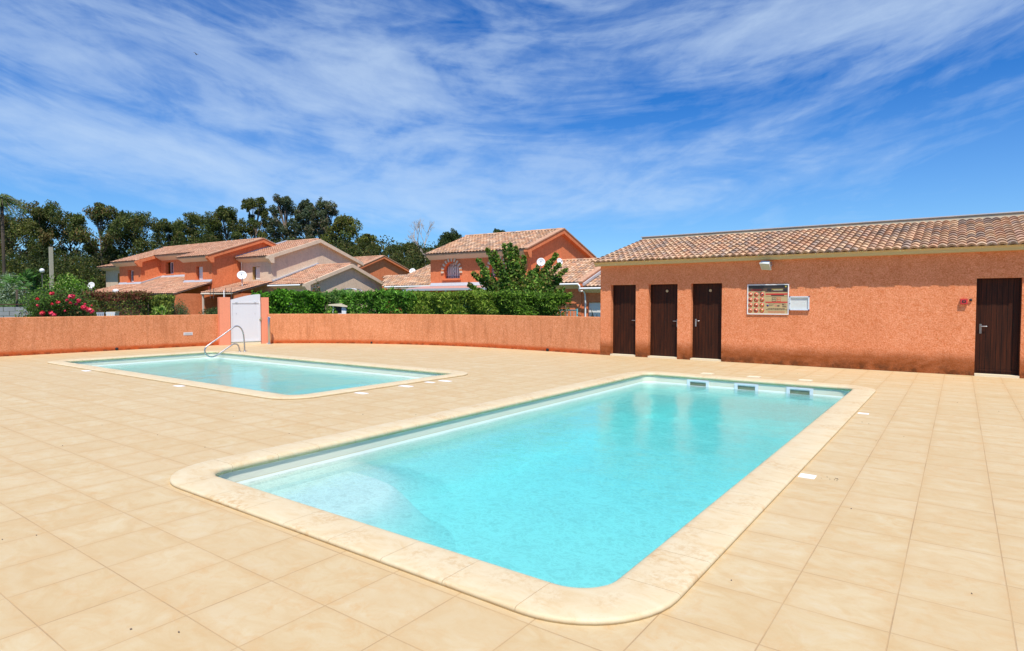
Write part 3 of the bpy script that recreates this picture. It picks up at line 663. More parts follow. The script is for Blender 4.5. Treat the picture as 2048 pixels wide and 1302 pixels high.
def disc(px_, pz_, r_, m_, lvl, seg=20): mb.lathe((SX(px_), yb - .0012 * lvl + .0006, SZ(pz_)), [(r_, 0), (r_, .0007)], seg, SI[m_], rot)
u_ = W_ / 1065
disc(718, 715, 30 * u_, 'sign_navy', 1); disc(1168, 232, 22 * u_, 'sign_yellow', 2)
glyph = ['sign_brown', 'sign_black', 'sign_navy', 'sign_black', 'sign_brown', 'sign_green', 'sign_brown', 'sign_black', 'sign_yellow', 'sign_green', 'sign_black', 'sign_yellow']
for j in range(4):
    for i in range(3):
        cx, cz = 265 + i * 151, 433 + j * 138
        disc(cx, cz, 60 * u_, 'sign_red', 1, 28); disc(cx, cz, 38 * u_, 'sign_cream', 2, 28)
        g_ = glyph[j * 3 + i]
        for q in range(3):
            a0, b0 = cx + rnd.uniform(-28, 4), cz + rnd.uniform(-24, 6); srect(a0, b0, a0 + rnd.uniform(22, 38), b0 + rnd.uniform(18, 32), g_, 4)
        p0 = Vector((SX(cx - 36), yb - .0062, SZ(cz - 36))); p1 = Vector((SX(cx + 36), yb - .0062, SZ(cz + 36))); dd = (p1 - p0) / 2; mb.obox((p0 + p1) / 2, dd, Vector((0, .0004, 0)), dd.cross(Vector((0, 1, 0))).normalized() * 5 * u_, SI['sign_red'])
mb.build('printed_panel', names, sg, so)
# notice case
x0n, x1n, z0n, z1n = -3.495, -3.03, 1.405, 1.755
nc = empty('notice_case', ((x0n + x1n) / 2, YF, (z0n + z1n) / 2), 'small empty notice case with an aluminium frame, right of the printed sign', 'notice board'); no = nc.location.copy()
mb = MB(); f2 = .028; dn = .05
mb.box((x0n, YF - dn, z0n), (x1n, YF - .001, z0n + f2)); mb.box((x0n, YF - dn, z1n - f2), (x1n, YF - .001, z1n)); mb.box((x0n, YF - dn, z0n + f2), (x0n + f2, YF - .001, z1n - f2)); mb.box((x1n - f2, YF - dn, z0n + f2), (x1n, YF - .001, z1n - f2))
mb.build('frame', 'alu', nc, no)
mb = MB(); mb.box((x0n + f2, YF - .02, z0n + f2), (x1n - f2, YF - .002, z1n - f2)); mb.build('back_panel', 'case_back', nc, no)
for (cx, cz) in ((x0n, z0n), (x0n, z1n), (x1n, z0n), (x1n, z1n)):
    mb = MB(); sx = 1 if cx == x0n else -1; sz_ = 1 if cz == z0n else -1
    mb.box((cx - sx * .002, YF - dn - .003, cz - sz_ * .002), (cx + sx * .022, YF - .002, cz + sz_ * .022)); mb.build('corner_cap', 'sign_navy', nc, no)
mb = MB(); mb.lathe((x0n + .014, YF - dn, 1.575), [(.009, 0), (.009, .006)], 12, 0, rot); mb.build('lock', 'black', nc, no)
# flood light
c = Vector((-4.04, YF - .17, 2.555))
fl = empty('flood_light', (-4.04, YF, 2.62), 'white metal flood light tilted down under the eave of the pool house', 'flood light')
fo = fl.location.copy()
ax = Vector((.985, -.12, -.10)).normalized() * .125; ay = Vector((-.02, -.60, -.80)).normalized(); ay = (ay - ax.normalized() * ay.dot(ax.normalized())).normalized(); az = ax.normalized().cross(ay)
if az.z < 0: az = -az
mb = MB(); 
vs = [c + ax * i + az * j * .13 + ay * k for k, sc_ in ((-.06, .8), (.05, 1)) for j in (-sc_, sc_) for i in (-sc_, sc_)]
mb.add(vs, [(0, 2, 3, 1), (4, 5, 7, 6), (0, 1, 5, 4), (1, 3, 7, 5), (3, 2, 6, 7), (2, 0, 4, 6)]); mb.build('housing', 'flood_body', fl, fo)
mb = MB(); mb.obox(c + ay * .053, ax * .86, az * .11, ay * .004); mb.build('lens', 'lens_glass', fl, fo)
mb = MB(); mb.tube([c + ax * 1.12, c + ax * 1.12 + Vector((0, .08, .02)), (-3.93, YF - .02, 2.62), (-4.14, YF - .02, 2.62), c - ax * 1.12 + Vector((0, .08, .02)), c - ax * 1.12], .012, 8); mb.build('bracket', 'zinc', fl, fo)
# alarm box and knob
al_ = empty('alarm_box', (.07, YF, 1.62), 'small red alarm call box on the orange wall left of the right-hand door', 'alarm'); ao = al_.location.copy()
mb = MB(); mb.box((.005, YF - .06, 1.56), (.135, YF, 1.68)); mb.box((.015, YF - .066, 1.57), (.125, YF - .06, 1.67)); mb.build('case', 'red_plastic', al_, ao)
mb = MB(); mb.box((.035, YF - .069, 1.595), (.105, YF - .066, 1.648)); mb.build('window', 'sign_black', al_, ao)
mb = MB(); mb.lathe((.07, YF - .069, 1.62), [(.014, 0), (.012, .008)], 12, 0, rot); mb.build('button', 'sign_red', al_, ao)
mb = MB(); mb.lathe((.19, YF, 1.655), [(.028, 0), (.028, .03), (.016, .045)], 14, 0, rot); tag(mb.build('doorbell', 'black', None, (.19, YF, 1.655)), 'small round black bell push on the wall beside the red alarm box', 'bell push')

# ------------------------------------------------------------------ terraced houses (house frame, turned 3 degrees)
def child(mb, name, mats, parent, o): return mb.build(name, mats, parent, o)
def sub(mb, name, mats, parent, o):
    c = mb.build(name, mats, parent); c.data.transform(Matrix.Translation(-Vector(o))); return c
def window(root, o, u0, u1, z0, z1, vf, depth=.22, kind='glass', sill=True, lab=None):
    y = vf + depth
    mb = MB(); t = .07
    mb.box((u0, y - .04, z0), (u0 + t, y + .02, z1)); mb.box((u1 - t, y - .04, z0), (u1, y + .02, z1)); mb.box((u0 + t, y - .04, z1 - t), (u1 - t, y + .02, z1)); mb.box((u0 + t, y - .04, z0), (u1 - t, y + .02, z0 + t))
    w = child(mb, 'window', 'white_pvc', root, o)
    mb = MB(); mb.box((u0 + t, y - .012, z0 + t), (u1 - t, y + .01, z1 - t)); sub(mb, 'shutter' if kind != 'glass' else 'pane', 'shutter' if kind != 'glass' else 'window_glass', w, o)
    if kind == 'glass':
        mb = MB(); mb.box((u0 + (u1 - u0) * .5, y - .035, z0 + t), (u0 + (u1 - u0) * .5 + .05, y - .013, z1 - t)); sub(mb, 'mullion', 'white_pvc', w, o)
def sillpart(root, o, u0, u1, z, vf, m_):
    mb = MB(); mb.box((u0 - .12, vf - .07, z - .12), (u1 + .12, vf - .001, z - .002)); child(mb, 'sill', m_, root, o)
def slab(mb, u0, u1, ve, ze, vr, zr, t=.10, mi=0):
    mb.prism([(ve, ze - t), (vr, zr - t), (vr, zr - .005), (ve, ze - .005)], 'x', u0, u1, mi)
def roofpart(root, o, u0, u1, ve, ze, vr, zr, vb=None, zb=None, name='roof', pal=PAL_FAR, ridge=True, pitch=.27, course=.40, clip=None):
    mb = MB(); tiled(mb, u0, u1, ve, ze, vr, zr, pitch, course, .065, 4, pal, .03, clip)
    if not clip: slab(mb, u0 + .03, u1 - .03, ve + .03, ze, vr, zr)
    if vb: mb.prism([(vr, zr - .12), (vb, zb - .12), (vb, zb + .03), (vr, zr + .03)], 'x', u0, u1)
    for i in range(len(mb.f)):
        if mb.t[i] == (1, 1, 1): mb.t[i] = (.55, .33, .21)
    r_ = child(mb, name, 'far_tile', root, o)
    if ridge:
        mb = MB(); k = max(1, int((u1 - u0) / .42)); w = (u1 - u0) / k
        for i in range(k):
            c0 = u0 + i * w; vs = []
            for (x, rr_) in ((c0, .13), (c0 + w + .03, .105)):
                for q in range(7):
                    a = math.pi * q / 6; vs.append((x, vr + rr_ * 1.2 * math.cos(a), zr + .03 + rr_ * .75 * math.sin(a)))
            t = rnd.choice(pal); mb.add(vs, [(q, q + 1, 7 + q + 1, 7 + q) for q in range(6)], 0, tuple(x * 1.05 for x in t), True)
        sub(mb, 'ridge_tiles', 'far_tile', r_, o)
    return r_
def cornice(root, o, u0, u1, vf, ve, ze, h=.36, m_='cornice'):
    mb = MB(); mb.prism([(ve + .06, ze - .03), (ve + .10, ze - .14), (vf - .06, ze - h + .03), (vf, ze - h), (vf, ze - .03)], 'x', u0, u1); child(mb, 'cornice', m_, root, o)
def verge(root, o, u0, u1, ve, ze, vr, zr, vb, zb, m_, h=.30, corb=True, cap=True):
    mb = MB()
    poly = [(ve, ze + .02), (vr, zr + .04), (vb, zb + .02), (vb, zb - h), (vr, zr - h), (ve + .55, ze + (zr - ze) / (vr - ve) * .55 - h)]
    if corb: poly += [(ve + .55, ze - .52), (ve + .28, ze - .52), (ve, ze - .18)]
    else: poly += [(ve, ze - h)]
    mb.prism(poly, 'x', u0, u1); v_ = child(mb, 'verge', m_, root, o)
    mb = MB()
    for (a, za, b_, zb_) in ((ve - .03, ze + .02, vr, zr + .04), (vr, zr + .04, vb + .03, zb + .02)):
        mb.prism([(a, za + .002), (b_, zb_ + .002), (b_, zb_ + .075), (a, za + .075)], 'x', u0 - .1, u1 + .04)
    for i in range(len(mb.f)): mb.t[i] = (.60, .34, .21)
    sub(mb, 'verge_tiles', 'far_tile' , v_, o) if cap else None
def gable(mb, u, vf, vb, z0, ze_f, vr, zr, ze_b, mi=0):
    mb.add([(u, vf, z0), (u, vb, z0), (u, vb, ze_b), (u, vr, zr), (u, vf, ze_f)], [(0, 1, 2, 3, 4)], mi)
def archwin(root, o, mb, uc, vf, z0, zs, r, ring=.24, depth=.34):
    n = 16
    for sgn in (-1, 1):      # spandrels above the rectangular hole
        vs = [(uc + sgn * r, vf, zs + r)]; a0 = [math.pi / 2 * i / n for i in range(n + 1)]
        pts = [(uc + sgn * r * math.cos(a), zs + r * math.sin(a)) for a in a0]
        mb.add(vs + [(x, vf, z) for x, z in pts], [(0, i + 1, i + 2) for i in range(n)])
    arcp = [(uc + r * math.cos(math.pi * i / 24), zs + r * math.sin(math.pi * i / 24)) for i in range(25)]
    mb.add([(x, vf, z) for x, z in arcp] + [(x, vf + depth, z) for x, z in arcp], [(i, i + 1, 26 + i, 25 + i) for i in range(24)])
    y = vf + depth
    fm = MB(); fm.prism([(uc - r, z0), (uc + r, z0)] + arcp, 'y', y, y + .05)
    w = child(fm, 'window', 'white_pvc', root, o)
    pm = MB(); rp = r - .08; ap = [(uc + rp * math.cos(math.pi * i / 20), zs + rp * math.sin(math.pi * i / 20)) for i in range(21)]
    pm.prism([(uc - rp, z0 + .08), (uc + rp, z0 + .08)] + ap, 'y', y - .012, y - .001); sub(pm, 'curtained_pane', 'shutter', w, o)
    gm = MB(); yy = y - .07
    for i in range(7):
        x = uc - r + .12 + i * (2 * r - .24) / 6; zt = zs + math.sqrt(max(0, r * r - (x - uc) ** 2)) - .02
        if i == 3: gm.tube([(x + .05 * math.sin(k * 1.6), yy, z0 + .02 + (zt - z0) * k / 16) for k in range(17)], .016, 5)
        else: gm.tube([(x, yy, z0), (x, yy, zt)], .015, 5)
    for z in (z0 + .12, z0 + .9): gm.tube([(uc - r, yy, z), (uc + r, yy, z)], .013, 5)
    sub(gm, 'window_grille', 'black', w, o)
    rm = MB(); nb = 21; a_s, a_e = -.12, math.pi + .12
    for i in range(nb):
        a, b_ = a_s + (a_e - a_s) * i / nb, a_s + (a_e - a_s) * (i + 1) / nb - .015
        q = [(uc + rr_ * math.cos(x), zs + rr_ * math.sin(x)) for rr_, x in ((r + .01, a), (r + ring, a), (r + ring, b_), (r + .01, b_))]
        rm.prism(q, 'y', vf - .07, vf - .001, i % 2)
    child(rm, 'arch_surround', ['brick_light', 'brick_dark'], root, o)
    sm = MB(); sm.box((uc - r - .12, vf - .09, z0 - .13), (uc + r + .12, vf - .001, z0 - .01)); child(sm, 'sill', 'far_orange', root, o)

def rail_gutter(root, o, pts, m_='white_paint', r=.06):
    mb = MB(); mb.tube(pts, r, 8); child(mb, 'gutter', m_, root, o)

# --- right house
o = Vector((-25.4, 36, 0))
hr = empty('terraced_house', o, 'orange two-storey house with striped brick arches over its windows, behind the tree', 'house', 'terraced houses', TH)
mb = MB(); uc1, uc2, ra = -27.68, -23.7, .72
wallfront(mb, -29.67, -21.3, -.1, 5.02, 34.56, [(uc1 - ra, uc1 + ra, 3.33, 3.80 + ra), (uc2 - ra, uc2 + ra, 3.33, 3.80 + ra)], .0)
for uc in (uc1, uc2):
    a, b_, y_, e_ = uc - ra, uc + ra, 34.56, 34.90
    mb.add([(a, y_, 3.33), (a, e_, 3.33), (a, e_, 3.8), (a, y_, 3.8)], [(0, 1, 2, 3)]); mb.add([(b_, y_, 3.33), (b_, e_, 3.33), (b_, e_, 3.8), (b_, y_, 3.8)], [(3, 2, 1, 0)]); mb.add([(a, y_, 3.33), (b_, y_, 3.33), (b_, e_, 3.33), (a, e_, 3.33)], [(0, 1, 2, 3)])
    archwin(hr, o, mb, uc, 34.56, 3.33, 3.80, ra)
gable(mb, -21.3, 34.56, 44.0, -.1, 5.02, 39.03, 6.72, 5.0); gable(mb, -29.67, 34.56, 44.0, -.1, 5.02, 39.03, 6.72, 5.0)
child(mb, 'wall', 'far_orange', hr, o)
roofpart(hr, o, -29.82, -21.12, 34.05, 5.1, 39.03, 6.84, 44.35, 5.12, pal=PAL_R)
cornice(hr, o, -29.75, -21.3, 34.56, 34.05, 5.1, .40)
verge(hr, o, -21.298, -21.0, 34.05, 5.08, 39.03, 6.82, 44.35, 5.1, 'far_orange', .28)
# ground floor awning in front
mb = MB(); mb.prism([(32.5, 2.50), (34.55, 2.74), (34.55, 2.80), (32.5, 2.56)], 'x', -30.4, -22.6); child(mb, 'veranda_roof', 'awning_pink', hr, o)
mb = MB(); mb.box((-30.5, 32.38, 2.42), (-22.5, 32.5, 2.56)); child(mb, 'gutter', 'zinc', hr, o)
mb = MB(); mb.prism([(34.35, 2.79), (34.55, 2.80), (34.55, 3.02), (34.53, 3.02)], 'x', -29.6, -22.6); child(mb, 'flashing', 'zinc', hr, o)
for u in (-29.2, -27.0, -24.8):
    mb = MB(); mb.box((u, 34.50, .2), (u + 1.3, 34.555, 2.25)); child(mb, 'shutter', 'white_paint', hr, o)
for u in (-30.2, -26.6, -22.9):
    mb = MB(); mb.box((u, 32.45, -.1), (u + .1, 32.55, 2.45)); child(mb, 'veranda_post', 'white_paint', hr, o)
# right wing
mb = MB(); gable(mb, -17.35, 34.56, 43.0, -.1, 2.75, 39.2, 4.45, 2.8); wallfront(mb, -21.3, -17.35, -.1, 2.75, 34.58, [], 0); 
child(mb, 'wing_wall', 'far_orange', hr, o)
roofpart(hr, o, -21.28, -17.22, 34.1, 2.84, 39.2, 4.60, 43.4, 2.9, 'wing_roof', PAL_R)
cornice(hr, o, -21.2, -17.4, 34.58, 34.1, 2.84, .38); verge(hr, o, -17.348, -17.1, 34.1, 2.82, 39.2, 4.58, 43.4, 2.88, 'far_orange', .26)
rail_gutter(hr, o, [(-21.2, 34.02, 2.74), (-17.3, 34.02, 2.74)]); mb = MB(); mb.tube(smoothpts([(-17.35, 34.02, 2.74), (-17.2, 34.0, 2.6), (-17.25, 34.1, 2.3), (-17.05, 34.45, 2.1), (-17.05, 34.5, .0)], 4), .05, 8); child(mb, 'downpipe', 'white_paint', hr, o)
# lower outer wing with garage door
mb = MB(); wallfront(mb, -17.34, -11.5, -.1, 2.45, 34.6, [(-16.92, -14.6, -.1, 1.62)], .15); gable(mb, -11.5, 34.6, 42, -.1, 2.45, 38.9, 4.0, 2.6); child(mb, 'garage_wall', 'far_orange', hr, o)
roofpart(hr, o, -16.95, -11.3, 34.1, 2.58, 38.9, 4.2, 42.3, 2.7, 'garage_roof', PAL_R); cornice(hr, o, -17.05, -11.5, 34.6, 34.1, 2.56, .36); rail_gutter(hr, o, [(-17.2, 34.02, 2.46), (-11.4, 34.02, 2.46)])
mb = MB(); mb.prism([(34.2, 2.64), (38.9, 4.24), (38.9, 4.42), (34.2, 2.80)], 'x', -17.15, -16.98); child(mb, 'parapet_flashing', 'zinc', hr, o)
mb = MB(); mb.box((-16.9, 34.70, -.1), (-14.62, 34.74, 1.6)); 
for k in range(7): mb.box((-16.88, 34.69, .1 + k * .22), (-14.64, 34.70, .11 + k * .22))
child(mb, 'garage_door', 'shutter', hr, o)
# left wing
mb = MB(); mb.add([(-35.0, 36.2, -.1), (-29.68, 36.2, -.1), (-29.68, 36.2, 2.95), (-35.0, 36.2, 2.95)], [(0, 1, 2, 3)]); mb.add([(-35.2, 36.2, -.1), (-35.2, 44, -.1), (-35.2, 42, 4.8), (-35.2, 36.2, 2.8)], [(0, 1, 2, 3)]); child(mb, 'wing_wall', 'far_orange', hr, o)
mb = MB(); n_u, s_ = 21, .34
def clipL(u, t): 
    v_ = 35.7 + t * 6.0
    return (v_ < 38.6) or (u > -36.3 + (v_ - 38.6) * .25)
tiled(mb, -38.3, -29.66, 35.7, 2.90, 41.7, 4.94, .27, .40, .065, 4, PAL_R, .03, lambda u, t: (t < .47 and u > -35.6 - .95 * t * 6) or (t >= .47 and u > -35.75))
child(mb, 'wing_roof', 'far_tile', hr, o)
mb = MB(); mb.prism([(35.75, 2.7), (36.2, 2.7), (36.2, 2.95), (41.5, 4.75), (41.5, 4.85), (35.75, 2.88)], 'x', -35.3, -29.68); child(mb, 'cornice', 'cornice', hr, o)
rail_gutter(hr, o, [(-35.4, 35.62, 2.84), (-29.8, 35.62, 2.84)])

# --- beige house with lower annex
o = Vector((-42, 34, 0))
hb = empty('terraced_house', o, 'beige rendered house with a wide gable, a low gabled annex and a porch', 'house', 'terraced houses', TH)
mb = MB(); wallfront(mb, -46.86, -42.85, -.1, 5.15, 30.6, [(-45.32, -44.32, 3.46, 4.52)], .25, 0, .25, 1); gable(mb, -42.85, 30.6, 39.7, -.1, 5.15, 35.23, 6.9, 5.15); gable(mb, -46.9, 30.6, 39.7, -.1, 5.15, 35.23, 6.9, 5.15)
child(mb, 'wall', ['far_beige', 'ochre_reveal'], hb, o)
window(hb, o, -45.1, -44.34, 3.48, 4.5, 30.6, .2, 'shut'); sillpart(hb, o, -45.32, -44.32, 3.46, 30.6, 'far_beige')
roofpart(hb, o, -47.0, -42.66, 30.1, 5.28, 35.23, 7.0, 40.1, 5.28); cornice(hb, o, -46.9, -42.85, 30.6, 30.1, 5.27, .38)
verge(hb, o, -42.848, -42.5, 30.1, 5.25, 35.23, 6.98, 40.1, 5.25, 'far_beige', .26, True, False)
mb = MB(); mb.prism([(30.2, 5.36), (35.23, 7.08), (35.23, 7.16), (30.2, 5.44)], 'x', -47.3, -46.95); child(mb, 'flashing', 'zinc', hb, o)
mb = MB(); mb.tube([(-46.65, 30.5, 5.0), (-46.65, 30.5, .1)], .05, 6); child(mb, 'downpipe', 'white_paint', hb, o)
# annex
mb = MB(); wallfront(mb, -42.8, -38.65, -.1, 2.9, 30.75, [(-41.9, -40.2, .9, 2.2)], .15); gable(mb, -38.65, 30.75, 38.6, -.1, 2.9, 35.0, 4.6, 3.1); child(mb, 'annex_wall', 'far_beige', hb, o)
mb = MB(); mb.box((-41.88, 30.86, .92), (-40.22, 30.9, 2.18)); child(mb, 'annex_shutter', 'white_paint', hb, o)
roofpart(hb, o, -42.78, -38.5, 30.25, 3.0, 35.0, 4.74, 38.95, 3.18, 'annex_roof'); cornice(hb, o, -42.7, -38.65, 30.75, 30.25, 3.0, .36)
verge(hb, o, -38.648, -38.36, 30.25, 3.0, 35.0, 4.72, 38.95, 3.16, 'far_beige', .25, True, False)
rail_gutter(hb, o, [(-42.7, 30.15, 2.92), (-38.8, 30.15, 2.92)])
mb = MB(); mb.prism([(30.65, 3.28), (35.1, 4.88), (35.1, 5.0), (30.65, 3.40)], 'x', -42.83, -42.66); child(mb, 'flashing', 'zinc', hb, o)
# porch
mb = MB(); tiled(mb, -46.85, -42.66, 27.05, 2.36, 30.55, 3.28, .27, .4, .065, 4, PAL_FAR); slab(mb, -46.8, -42.7, 27.1, 2.34, 30.55, 3.26)
for i in range(len(mb.f)):
    if mb.t[i] == (1, 1, 1): mb.t[i] = (.35, .2, .14)
child(mb, 'porch_roof', 'far_tile', hb, o)
rail_gutter(hb, o, [(-46.6, 26.98, 2.28), (-42.5, 26.98, 2.28)], 'cornice', .07)
mb = MB(); mb.box((-46.55, 27.0, -.1), (-46.43, 27.1, 2.25)); child(mb, 'porch_post', 'cornice', hb, o)
mb = MB(); mb.box((-42.95, 27.3, -.1), (-42.75, 30.55, 2.3)); mb.box((-46.8, 30.3, -.1), (-42.95, 30.55, 2.4)); child(mb, 'porch_wall', 'far_orange', hb, o)

# --- long orange house
o = Vector((-54, 32, 0))
ho = empty('terraced_house', o, 'long orange house with a stepped front and tiled lean-to roofs, at the left', 'house', 'terraced houses', TH)
mb = MB()
wallfront(mb, -51.0, -47.0, -.1, 5.22, 28.12, [(-49.3, -48.3, 3.44, 4.55)], .28); wallfront(mb, -58.2, -51.0, -.1, 5.85, 29.85, [(-57.3, -55.95, 4.2, 5.28)], .28); wallfront(mb, -62.1, -58.2, -.1, 5.22, 28.12, [(-60.55, -59.5, 3.48, 4.56)], .28)
gable(mb, -47.0, 28.12, 37.2, -.1, 5.22, 32.6, 6.95, 5.35); gable(mb, -62.1, 28.12, 37.2, -.1, 5.22, 32.6, 6.95, 5.35)
mb.add([(-58.2, 28.12, -.1), (-58.2, 29.85, -.1), (-58.2, 29.85, 6.0), (-58.2, 28.12, 5.38)], [(0, 1, 2, 3)]); mb.add([(-51.0, 28.12, -.1), (-51.0, 29.85, -.1), (-51.0, 29.85, 6.0), (-51.0, 28.12, 5.38)], [(3, 2, 1, 0)])
child(mb, 'wall', 'far_orange', ho, o)
window(ho, o, -49.1, -48.32, 3.46, 4.53, 28.12, .22, 'shut'); sillpart(ho, o, -49.3, -48.3, 3.44, 28.12, 'far_orange')
window(ho, o, -56.75, -55.97, 4.22, 5.26, 29.85, .22); sillpart(ho, o, -57.3, -55.95, 4.2, 29.85, 'far_orange')
window(ho, o, -60.25, -59.52, 3.5, 4.54, 28.12, .22); sillpart(ho, o, -60.55, -59.5, 3.48, 28.12, 'far_orange')
# stepped roof: three front slopes meeting one ridge
mb = MB(); sl = (7.05 - 5.33) / 5.0
for (a, b_, ve) in ((-62.75, -58.0, 27.6), (-58.0, -51.3, 29.2), (-51.3, -46.8, 27.6)):
    ze = 5.33 + (ve - 27.6) * sl; tiled(mb, a, b_, ve, ze, 32.6, 7.05, .27, .40, .065, 4, PAL_FAR); slab(mb, a + .02, b_ - .02, ve + .03, ze, 32.6, 7.05)
mb.prism([(32.6, 6.93), (37.6, 5.2), (37.6, 5.35), (32.6, 7.08)], 'x', -62.7, -46.8)
for i in range(len(mb.f)):
    if mb.t[i] == (1, 1, 1): mb.t[i] = (.55, .33, .21)
rf = child(mb, 'roof', 'far_tile', ho, o)
mb = MB()
for i in range(37):
    c0 = -62.7 + i * .43; vs = [(x, 32.6 + rr_ * 1.2 * math.cos(math.pi * q / 6), 7.08 + rr_ * .75 * math.sin(math.pi * q / 6)) for x, rr_ in ((c0, .13), (c0 + .46, .105)) for q in range(7)]
    mb.add(vs, [(q, q + 1, 8 + q, 7 + q) for q in range(6)], 0, rnd.choice(PAL_FAR), True)
sub(mb, 'ridge_tiles', 'far_tile', rf, o)
cornice(ho, o, -51.2, -47.0, 28.12, 27.6, 5.33, .40); cornice(ho, o, -58.0, -51.2, 29.85, 29.2, 5.87, .42); cornice(ho, o, -62.6, -58.2, 28.12, 27.6, 5.33, .40)
verge(ho, o, -46.998, -46.68, 27.6, 5.31, 32.6, 7.03, 37.6, 5.31, 'far_orange', .28)
mb = MB(); z_ = lambda v_: 5.31 + (v_ - 27.6) * sl
mb.prism([(27.6, z_(27.6)), (29.84, z_(29.84)), (29.84, z_(29.84) - .28), (28.15, z_(28.15) - .28), (28.15, 4.8), (27.9, 4.8), (27.6, 5.13)], 'x', -58.198, -57.95); child(mb, 'verge', 'far_orange', ho, o)
# lean-to roofs
for (a, b_, ve, ze, vt, zt) in ((-51.0, -46.95, 25.0, 2.28, 28.10, 3.25), (-57.9, -51.02, 25.0, 2.20, 29.83, 3.88), (-62.1, -58.0, 25.0, 2.36, 28.10, 3.26)):
    mb = MB(); tiled(mb, a, b_, ve, ze, vt, zt, .27, .40, .065, 4, PAL_FAR); slab(mb, a + .02, b_ - .02, ve + .03, ze, vt, zt, .08)
    for i in range(len(mb.f)):
        if mb.t[i] == (1, 1, 1): mb.t[i] = (.35, .2, .14)
    l_ = child(mb, 'lean_to_roof', 'far_tile', ho, o)
    mb = MB(); mb.prism([(vt - .15, zt + .02), (vt, zt + .06), (vt, zt + .2), (vt - .02, zt + .2)], 'x', a + .01, b_ - .01); sub(mb, 'flashing', 'zinc', l_, o)
mb = MB(); mb.prism([(25.2, -.1), (28.1, -.1), (28.1, 2.3), (25.6, 2.3), (25.2, 2.25)], 'x', -47.2, -47.0); mb.box((-50.9, 27.9, -.1), (-47.2, 28.08, 2.9)); child(mb, 'terrace_wall', 'far_orange', ho, o)
mb = MB(); mb.box((-62.0, 25.5, -.1), (-51.2, 25.6, 2.0)); child(mb, 'terrace_shade_front', 'interior', ho, o)  # front wall coloured dark to stand for the shade beneath the lean-to roofs
mb = MB(); mb.prism([(28.12, 3.30), (29.84, 3.92), (29.84, 4.06), (28.12, 3.44)], 'x', -58.19, -58.05); child(mb, 'side_flashing', 'zinc', ho, o)

# --- far left beige house
o = Vector((-64, 30, 0))
h0 = empty('terraced_house', o, 'narrow beige house front at the far left end of the terrace', 'house', 'terraced houses', TH)
mb = MB(); wallfront(mb, -66.6, -62.3, -.1, 4.95, 28.9, [(-64.2, -63.3, 3.2, 4.4)], .25, 0, .25, 1); gable(mb, -62.3, 28.9, 31.6, -.1, 4.95, 30.2, 5.4, 4.95); gable(mb, -66.6, 28.9, 31.6, -.1, 4.95, 30.2, 5.4, 4.95); child(mb, 'wall', ['far_beige', 'ochre_reveal'], h0, o)
window(h0, o, -64.1, -63.35, 3.22, 4.38, 28.9, .2, 'shut')
roofpart(h0, o, -67.1, -62.4, 28.3, 5.05, 30.2, 5.55, 32.2, 5.0); cornice(h0, o, -66.9, -62.4, 28.9, 28.3, 5.05, .36)

# --- orange gable behind
o = Vector((-52, 50, 0))
h2 = empty('terraced_house', o, 'small orange gable house seen behind the beige house', 'house', 'terraced houses', TH)
mb = MB(); gable(mb, -50.1, 46.6, 54.3, -.1, 5.4, 50.1, 6.72, 5.3); wallfront(mb, -57, -50.1, -.1, 5.4, 46.6, [], 0); child(mb, 'wall', 'far_orange', h2, o)
roofpart(h2, o, -57, -49.95, 46.1, 5.3, 50.1, 6.8, 54.7, 5.25); verge(h2, o, -50.098, -49.8, 46.1, 5.28, 50.1, 6.78, 54.7, 5.23, 'far_orange', .24, False)
# far tile roof at left behind palms
p = at_d(62, 566, 62); mb = MB()
o = Vector((p.x, p.y, 0)); hl = empty('garden_house', o, 'low house behind the fan palm, only its clay roof showing', 'house')
mb.box((p.x - 4, p.y, -.1), (p.x + 2, p.y + 4, 2.9)); mb.build('wall', 'far_orange', hl, o)
mb = MB(); tiled(mb, p.x - 4.3, p.x + 2.3, p.y - .4, 2.85, p.y + 2.2, 3.65, .3, .42, .06, 4, PAL_FAR); mb.build('roof', 'far_tile', hl, o)

# ------------------------------------------------------------------ satellite dishes
def dish(at, r, face, label):
    d = empty('satellite_dish', at, label, 'satellite dish', 'satellite dishes'); rot = Vector(face).normalized().to_track_quat('Z', 'Y').to_matrix()
    mb = MB(); c = Vector((0, 0, r + .3)); mb.lathe(c, [(r * k / 6, .25 * r * (k / 6) ** 2) for k in range(1, 7)] + [(r * 1.0, .25 * r - .02)] + [(r * k / 6, .25 * r * (k / 6) ** 2 - .025) for k in range(6, 0, -1)], 24, 0, rot); mb.build('reflector', 'dish_white', d)
    mb = MB(); f = rot @ Vector((0, 0, 1)); low = c + rot @ Vector((0, -r * .9, .2 * r)); 
    if low.z > c.z: low = c + rot @ Vector((0, r * .9, .2 * r))
    mb.tube([low, c + f * r * 1.0 - Vector((0, 0, .15 * r))], .012, 6); mb.lathe(c + f * r * 1.0 - Vector((0, 0, .15 * r)), [(.04, -.05), (.04, .05)], 10, 0, rot); mb.build('receiver_arm', 'grey_metal', d)
    mb = MB(); mb.tube([(0, 0, -.25), (0, 0, r * .6), c - f * .04], .025, 8); mb.build('mast', 'grey_metal', d)
    return d
def dat(px, py, D): p = at_d(px, py, D); return p
p = dat(484, 551, 48.3); dish((p.x, p.y, p.z - .66), .36, (.75, -.55, .35), 'white satellite dish at the corner between the orange and beige houses')
p = dat(183, 571, 55); dish((p.x, p.y, p.z - .6), .30, (.6, -.75, .3), 'white satellite dish on the lean-to roof at the far left')
p = dat(825, 543, 55); dish((p.x, p.y, p.z - .57), .28, (.45, -.75, .5), 'small white satellite dish left of the house with arches')
p = dat(1082, 524, 40.3); dish((p.x, p.y, p.z - .6), .28, (.5, -.8, .25), 'white satellite dish half hidden behind the tree crown')
